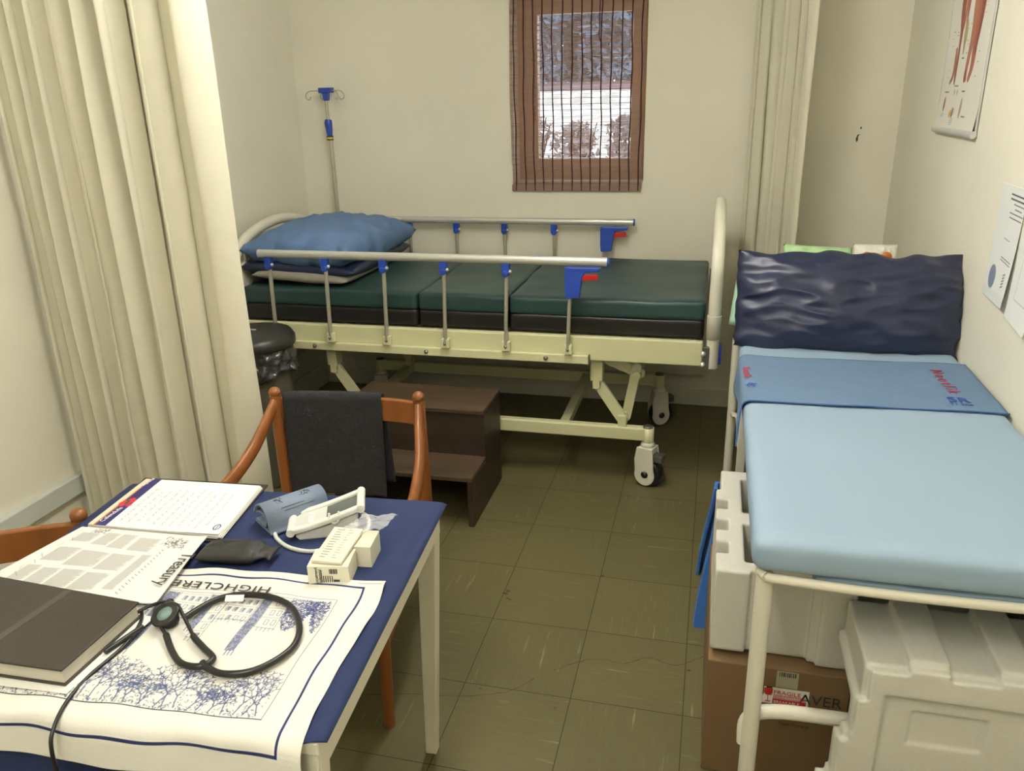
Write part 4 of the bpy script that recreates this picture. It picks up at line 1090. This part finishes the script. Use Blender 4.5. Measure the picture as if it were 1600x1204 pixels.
part('crossbar', MB().tube(catmull([(.728,.40,.36),(.735,.36,.37),(.75,.33,.37),(.75,.06,.37)], 6), .010, 12), tubew, ec)
part('backrest', MB().prism([(.16,.765),(.50,.765),(.50,.80),(.25,.93),(.22,.93)], .76, 1.36, 'yz'), couchm, ec, .01)

# draw sheet
def dsf(u, v):
    xr = 1.386; ytop, ybot = -.105, -.520
    over = .070+.020*math.sin(v*PI*1.3+.6)+.05*smoothstep(.80, 1, v)-.02*math.exp(-((v-.02)/.05)**2)
    tot = over+(xr-CX0); s = u*tot
    y = ytop+(ybot-ytop)*v-.008*math.sin(u*5)+.02*(1-u)*0
    z = .7685+.0012*noise.noise(Vector((u*8, v*8, 0)))+.001*math.sin(u*16)
    ys = y-.012*(1-smoothstep(0,.3,u))*v-.03*u*(1-v)*0
    if s < over+.02:
        d = over+.02-s; R = .024; a = min(d/R, PI/2); ex = max(0, d-R*PI/2)
        x = CX0+.020-(R+.002)*math.sin(a)-.10*ex-.004*math.sin(v*9)*min(1,ex*40); z = z-R*(1-math.cos(a))-ex
        ys -= ex*.9*smoothstep(.6,1,v)
    else: x = CX0+(s-over)
    return (x, ys, z)
mb = MB().grid(dsf, 90, 50)
o = single('draw_sheet', mb, drawsh, (1.05,-.3,.768), 'mid-blue embroidered cloth laid across the pale blue couch below the pillow', 'sheet', normals=False); solid(o, .0016, 1)
hm = [Vector(dsf(k/60, 1))+Vector((0,0,.0012)) for k in range(61)]
part('hem', MB().tube(hm, .0024, 6), seamb, o)
zt = .7715
# world direction of text: reads down towards the viewer; SR upright
text('embroidery', 'Nootlik', .048, redthr, axes((1.268,-.175,zt), (.03,-1,0), (1,.03,0)), o, sx=.95, sp=1.45)
text('embroidery', 'SR', .054, blueink, axes((1.256,-.448,zt), (1,0,0), (0,1,0)), o, sx=1.0)
text('embroidery', '71 line', .022, blueink, axes((1.256,-.470,zt), (1,0,0), (0,1,0)), o, sx=.95)
text('embroidery', 'Nootlik', .034, redthr, axes((.724,-.245,zt+.0015), (.02,-1,0), (1,.02,0)), o, sx=.95)
text('embroidery', 'SR', .034, blueink, axes((.752,-.425,zt+.0015), (.3,1,0), (-1,.3,0)), o)

# navy pillow standing against raised back
PH, PW = .166, .350
TPn = Matrix.Translation((1.050, .075, .905)) @ Matrix.Rotation(.0, 4, 'Y') @ Matrix.Rotation(PI/2-.40, 4, 'X')
mb = pillow(0, 0, 0, PW, PH, .088, .010, 21, TPn, 90, ridges=1.0, pin=.08, pw=.5, wob=.022)
o = weld(single('pillow', mb, navyvin, (1.05,.1,.77), 'large shiny navy vinyl pillow propped at the head of the examination couch', 'pillow'))
# mint pillow corner behind
mb = pillow(0,0,0,.165,.115,.05,.006,3, Matrix.Translation((.862,.25,.865)) @ Matrix.Rotation(.12,4,'Y') @ Matrix.Rotation(PI/2-.45,4,'X'), 30)
weld(single('pillow', mb, mint, (.86,.25,.78), 'pale mint pillow, one corner showing behind the navy pillow', 'pillow'))
mb = pillow(0,0,0,.12,.085,.055,.016,13, Matrix.Translation((.985,.42,.945)) @ Matrix.Rotation(.04,4,'Y') @ Matrix.Rotation(PI/2-.2,4,'X'), 34)
gbag = weld(single('plastic_packet', mb, greenbag, (.98,.42,.8), 'pale green plastic packet on the couch behind the navy pillow', 'packet'))
text('printed_lettering', 'TOMM', .018, inkm, axes((1.0,.372,1.008), (1,0,-.1), (0,.3,1)), gbag)
mb = pillow(0,0,0,.075,.085,.05,.01,17, Matrix.Translation((1.185,.42,.955)) @ Matrix.Rotation(PI/2-.2,4,'X'), 34)
wbag = weld(single('plastic_packet', mb, whitebag, (1.18,.42,.8), 'white plastic packet with orange print behind the navy pillow', 'packet'))
part('orange_print', MB().sphere((1.150,.375,1.0), .022, 12, 8, (1,.35,1)).sphere((1.215,.378,1.005), .018, 12, 8, (1,.35,1)), orangem, wbag)

# ================= THINGS UNDER THE COUCH =================
def voxel(x0, y0, z0, dims, r, fn, smooth=3):
    nx, ny, nz = [int(round(d/r)) for d in dims]
    X, Y, Z = np.meshgrid((np.arange(nx)+.5)*r, (np.arange(ny)+.5)*r, (np.arange(nz)+.5)*r, indexing='ij')
    S = fn(X, Y, Z); P = np.zeros((nx+2, ny+2, nz+2), bool); P[1:-1,1:-1,1:-1] = S
    vid = {}; vs = []; fs = []
    def V(i, j, k):
        key = (i, j, k)
        if key not in vid: vid[key] = len(vs); vs.append((x0+i*r, y0+j*r, z0+k*r))
        return vid[key]
    dirs = [((1,0,0), [(1,0,0),(1,1,0),(1,1,1),(1,0,1)]), ((-1,0,0), [(0,0,0),(0,0,1),(0,1,1),(0,1,0)]), ((0,1,0), [(0,1,0),(0,1,1),(1,1,1),(1,1,0)]),
            ((0,-1,0), [(0,0,0),(1,0,0),(1,0,1),(0,0,1)]), ((0,0,1), [(0,0,1),(1,0,1),(1,1,1),(0,1,1)]), ((0,0,-1), [(0,0,0),(0,1,0),(1,1,0),(1,0,0)])]
    for d, q in dirs:
        nb = P[1+d[0]:nx+1+d[0], 1+d[1]:ny+1+d[1], 1+d[2]:nz+1+d[2]]
        for i, j, k in np.argwhere(S & ~nb):
            fs.append([V(i+a, j+b, k+c) for a, b, c in q])
    mb = MB(); mb.v = vs; mb.f = fs; mb.sm = [True]*len(fs); return mb
def foam(name, mb, loc, label, it=5):
    me = mb.mesh(name, loc); o = link(name, me, foamm, None, loc); s = o.modifiers.new('smooth', 'SMOOTH'); s.iterations = it; s.factor = .5
    return tag(o, label, 'foam block')
def fA(X, Y, Z):
    # origin (.662,-1.065,.333); size .30 x .52 x .228
    S = np.ones(X.shape, bool)
    for a in (.075, .185, .295): S &= ~((X < .030) & (Y > a) & (Y < a+.055) & (Z > .03))
    S &= ~((X < .012) & (Y > .40))
    S &= ~((X > .065) & (X < .27) & (Y > .045) & (Y < .225) & (Z > .10))
    S &= ~((X > .065) & (X < .27) & (Y > .285) & (Y < .475) & (Z > .13))
    S &= ~((Y < .012) & (X > .075) & (X < .105)); S &= ~((Y < .022) & (X > .105) & (X < .215)); S &= ~((Y < .012) & (X > .215) & (X < .235))
    S &= ~((Z < .012) & (X < .10))
    return S
foam('foam_block', voxel(.662, -1.065, .330, (.306,.52,.230), .006, fA), (.8,-.8,.33), 'white polystyrene packing block with notched edge standing on the brown carton')
def fB(X, Y, Z):
    # open shell: front wall, ribbed top and left end; front is Y=0
    top = .533+.0*X
    for a, b in ((.150,.225), (.305,.375), (.435,.6)): top = np.where((X > a) & (X < b), .550, top)
    top = np.where(Y < .018, np.minimum(top, .545)-.006, top)
    left = np.where(Z > .455, .072, np.where(Z > .37, .058, np.where(Z > .355, .048, np.where(Z > .255, .034, np.where(Z > .24, .028, np.where(Z > .12, .012, .0))))))
    left = left+np.where(Y < .012, .010, 0)
    S = (Z < top) & (X > left)
    S &= (Y < .042) | (Z > .43) | ((X > .46) & (Y > .12))
    S &= ~((Y < .012) & (X > .115) & (X < .45) & (Z < .475) & (Z > .06))
    S &= ~((Y < .018) & (X > .17) & (X < .30) & (Z < .44) & (Z > .36))
    return S
foam('foam_block', voxel(.872, -1.312, 0, (.50,.225,.558), .006, fB), (1.1,-1.2,0), 'large ribbed white polystyrene packing block standing on the floor at the right front')
fC = voxel(.965, -.90, .30, (.30,.28,.23), .01, lambda X, Y, Z: (Z < .2)|(X < .05)|(X > .25))
foam('foam_block', fC, (1.1,-.8,.3), 'white polystyrene packing block lying on boxes under the couch, behind the ribbed one')
# dark bag/box behind foams
single('storage_box', MB().box((.98,-.91,0), (1.36,-.60,.298)), blackp, (1.17,-.75,0), 'dark plastic box on the floor under the couch behind the foam blocks', 'box', bv=.01)
single('equipment_case', MB().box((.98,-.58,0), (1.33,-.28,.60)), blackp, (1.15,-.4,0), 'black equipment case standing under the middle of the couch', 'case', bv=.02)
cr = empty('cardboard_box', (.80,-.82,0), 'brown cardboard box with a red FRAGILE label under the left foam block', 'box')
part('carton_body', MB().box((.660,-1.085,0), (.975,-.56,.326)), cartonm, cr, .003)
fy = -1.0862
T0 = lambda x, z, dx=1, dz=0: axes((x, fy, z), (dx,0,dz), (-dz,0,dx))
lb = part('fragile_label', MB().box((.787,fy-.0006,.229), (.889,fy,.275)), paperm, cr)
for za, zb in ((.230,.2435), (.2535,.2550), (.2445,.2460)): part('label_stripe', MB().box((.8105,fy-.0010,za), (.884,fy-.0007,zb)), redink, lb)
gl = MB(); gl.add([(.7995+.0095*math.cos(a), fy-.001, .262+.010*math.sin(a)) for a in [PI+PI*k/10 for k in range(11)]]+[(.809,fy-.001,.272),(.790,fy-.001,.272)], [list(range(13))[::-1]])
gl.box((.7988,fy-.0012,.236), (.8002,fy-.0007,.256)); gl.box((.794,fy-.0012,.2335), (.805,fy-.0007,.236))
part('glass_symbol', gl, redink, lb)
text('label_lettering', 'FRAGILE', .0150, redink, axes((.8110,fy-.0012,.2575), (1,0,0), (0,0,1)), lb, sx=1.08)
text('label_lettering', 'HANDLE WITH CARE', .0072, redink, axes((.8110,fy-.0012,.2475), (1,0,0), (0,0,1)), lb, sx=.95)
text('label_lettering', 'BREAKABLE', .0110, paperm, axes((.8125,fy-.0014,.2325), (1,0,0), (0,0,1)), lb, sx=1.0)
text('box_lettering', 'NE', .034, inkm, axes((.766,fy-.0004,.252), (1,0,0), (0,0,1)), cr, sx=.98)
text('box_lettering', 'AVER', .040, inkm, axes((.868,fy-.0004,.240), (1,0,0), (0,0,1)), cr, sx=.98)
text('box_lettering', 'KS', .011, inkm, axes((.893,fy-.0004,.226), (1,0,0), (0,0,1)), cr)
text('box_lettering', 'PRIVATE USE  BABY CHANGING', .0105, inkm, axes((.765,fy-.0004,.186), (1,0,0), (0,0,1)), cr)
text('box_lettering', 'Paper Changing', .0105, inkm, axes((.83,fy-.0004,.172), (1,0,0), (0,0,1)), cr)
tpm = mat('clear_grey_tape', (176, 170, 146), .25)
tp_ = part('sticker', MB().box((.814,fy-.0004,.277), (.862,fy+.0002,.322)), tpm, cr)
bc = MB()
for k in range(9): bc.box((.820+.0042*k,fy-.0008,.308), (.8215+.0042*k+.0006*(k%3),fy-.0004,.320))
part('barcode', bc, inkm, tp_)
# blue stool
bs = empty('plastic_stool', (.83,-.34,0), 'blue plastic stool on the floor under the couch', 'stool')
part('seat', MB().box((.683,-.49,.345), (.975,-.20,.375)), stoolm, bs, .012)
for sx, sy in ((-1,-1),(-1,1),(1,-1),(1,1)):
    rows = []
    for (t, ox, oy) in ((0, .205, .180), (.25, .198, .172), (.5, .186, .164), (.75, .172, .155), (1, .162, .148)):
        x = .83+sx*ox; y = -.345+sy*oy; w = .034-.004*t; z = .35*t+.0
        rows.append([(x-sx*w*1.5,y,z),(x,y,z),(x,y-sy*w*1.9,z),(x-sx*.010,y-sy*w*1.9,z),(x-sx*.010,y-sy*.010,z),(x-sx*w*1.5,y-sy*.010,z)])
    mb = MB(); vs = [p for r in rows for p in r]; n = 6
    fs = [[n*i+k, n*i+(k+1)%n, n*i+n+(k+1)%n, n*i+n+k] for i in range(4) for k in range(n)]+[list(range(n)), [4*n+k for k in range(n)]]
    part('leg', mb.add(vs, fs), stoolm, bs, .002)

# ================= RIGHT WALL =================
# anatomy chart
PWd, PHt = .49, .78
cv = Canvas(PWd, PHt, .002, (232, 229, 218)); random.seed(6)
MU = [(150,70,56),(170,92,74),(134,58,46),(176,110,90)]
# canvas x: 0 = far (left in view) edge; y: 0 = bottom
def limb(pts, w0, w1, c):
    P = catmull([(x, y, 0) for x, y in pts], 10); n = len(P)
    for i in range(n-1): cv.line(P[i].x, P[i].y, P[i+1].x, P[i+1].y, 1.45*(w0+(w1-w0)*i/n+.006*math.sin(PI*i/n)), c, .95)
for dx, sgn in ((0,1),):
    limb([(.155,.155),(.150,.20),(.152,.26)], .010,.014, MU[2]); limb([(.095,.155),(.125,.185),(.122,.26)], .008,.012, MU[0])
    limb([(.150,.25),(.148,.32),(.13,.40),(.14,.50),(.15,.60),(.14,.78)], .012,.055, MU[0])
    limb([(.165,.33),(.18,.45),(.19,.60),(.20,.78)], .010,.040, MU[1])
    limb([(.315,.165),(.335,.21),(.33,.30),(.32,.42),(.32,.55),(.33,.78)], .014,.060, MU[1])
    limb([(.285,.165),(.275,.19),(.29,.30),(.28,.42),(.29,.55),(.29,.78)], .012,.040, MU[3])
    limb([(.345,.25),(.36,.36),(.36,.48),(.35,.60),(.37,.78)], .012,.045, MU[2])
    limb([(.190,.30),(.20,.42),(.235,.55),(.245,.78)], .006,.016, MU[0])
    limb([(.42,.50),(.425,.58),(.42,.78)], .022,.030, MU[3])
cv.ell(.272,.175,.014,.022,MU[0]); cv.ell(.205,.31,.020,.045,(176,160,110)); cv.ell(.205,.27,.010,.03,(160,142,96))
cv.ell(.075,.085,.012,.026,MU[0]); cv.ell(.175,.055,.014,.014,(222,170,60)); cv.ell(.20,.06,.012,.018,(120,100,70)); cv.ell(.29,.075,.013,.035,(178,160,130)); cv.ell(.18,.125,.010,.010,(190,186,176)); cv.ell(.215,.125,.009,.010,(190,186,176))
for (x, y, w) in [(.055,.125,.05),(.165,.145,.05),(.27,.128,.035),(.20,.232,.025),(.32,.05,.04)]: cv.line(x, y, x+w, y, .004, (70,66,60))
for k in range(60):
    x, y = random.choice([(.10,0),(.235,0),(.385,0),(.05,0)])[0]+random.uniform(-.01,.01), random.uniform(.16,.76); cv.line(x, y, x+.02, y, .0015, (130,126,116))
for k in range(9): x = random.choice([.06,.14,.19,.31]); y = .022+.006*k; cv.line(x, y, x+.035, y, .002, (150,146,138))
cx_ = XR-.006
def chartmap(U, V):
    b = .012*np.exp(-V*14)+.006*np.sin(V*4)*0+.003
    return XR-b-.0015, .700-U*(1.0), 1.425+V
me = cv.mesh('anatomy_chart', chartmap)
ac = link('anatomy_chart', me, plasticprint, None); me.transform(Matrix.Translation((-XR,-.455,-1.425))); ac.location = (XR,.455,1.425)
tag(ac, 'laminated muscle anatomy chart with a grey bottom strip on the right wall', 'poster'); solid(ac, .0008, 0)
me.flip_normals()
part('bottom_strip', MB().tube([(XR-.0125,.702,1.424),(XR-.0125,.200,1.424)], .0115, 12, flat=.9), strap, ac)
for y_ in (.700, .204): part('side_border', MB().box((XR-.008,y_,1.43),(XR-.003,y_+.008,2.2)), strap, ac)
# notices
def notice(name, y0, y1, z0, z1, label, draw, curl):
    cv = Canvas(abs(y1-y0), z1-z0, .0015, (226,228,224)); draw(cv)
    def f(U, V):
        return XR-.002-curl*(1-V/(z1-z0))**2*(.3+.7*U/abs(y1-y0)), y0-U, z0+V
    me = cv.mesh(name, f); me.flip_normals(); o = link(name, me, printm, None)
    me.transform(Matrix.Translation((-XR,-(y0+y1)/2,-z0))); o.location = (XR,(y0+y1)/2,z0); solid(o, .0006, 0)
    return tag(o, label, 'notice')
def d1(c):
    c.ell(.060,.062,.032,.036,(122,132,152)); c.rect(0,.0,.26,.03,(212,216,216),.5)
    for k, (x, w) in enumerate([(.085,.10),(.085,.11),(.115,.08),(.13,.05),(.095,.10),(.10,.09)]): 
        c.line(x, .292-.012*k, x+w, .290-.012*k, .0045 if k < 2 else .0028, (70,72,80))
    c.line(.09,.175,.14,.172,.002,(120,120,124)); c.line(.10,.125,.18,.120,.003,(120,124,136)); c.line(.10,.118,.18,.112,.003,(120,124,136))
    for k in range(5): c.line(.15,.05+.008*k,.165,.056+.008*k,.004,(100,104,112))
notice('notice_sheet', -.125, -.325, 1.0, 1.315, 'white notice sheet with a grey-blue oval on the right wall', d1, .015)
def d2(c):
    c.frame(.05,.06,.18,.20,.002,(150,152,156))
    for k in range(8): c.line(.04,.28-.014*k,.17,.28-.014*k,.003,(110,112,116))
notice('notice_sheet', -.345, -.555, .985, 1.34, 'white framed notice at the right edge of the wall, partly out of view', d2, .03)
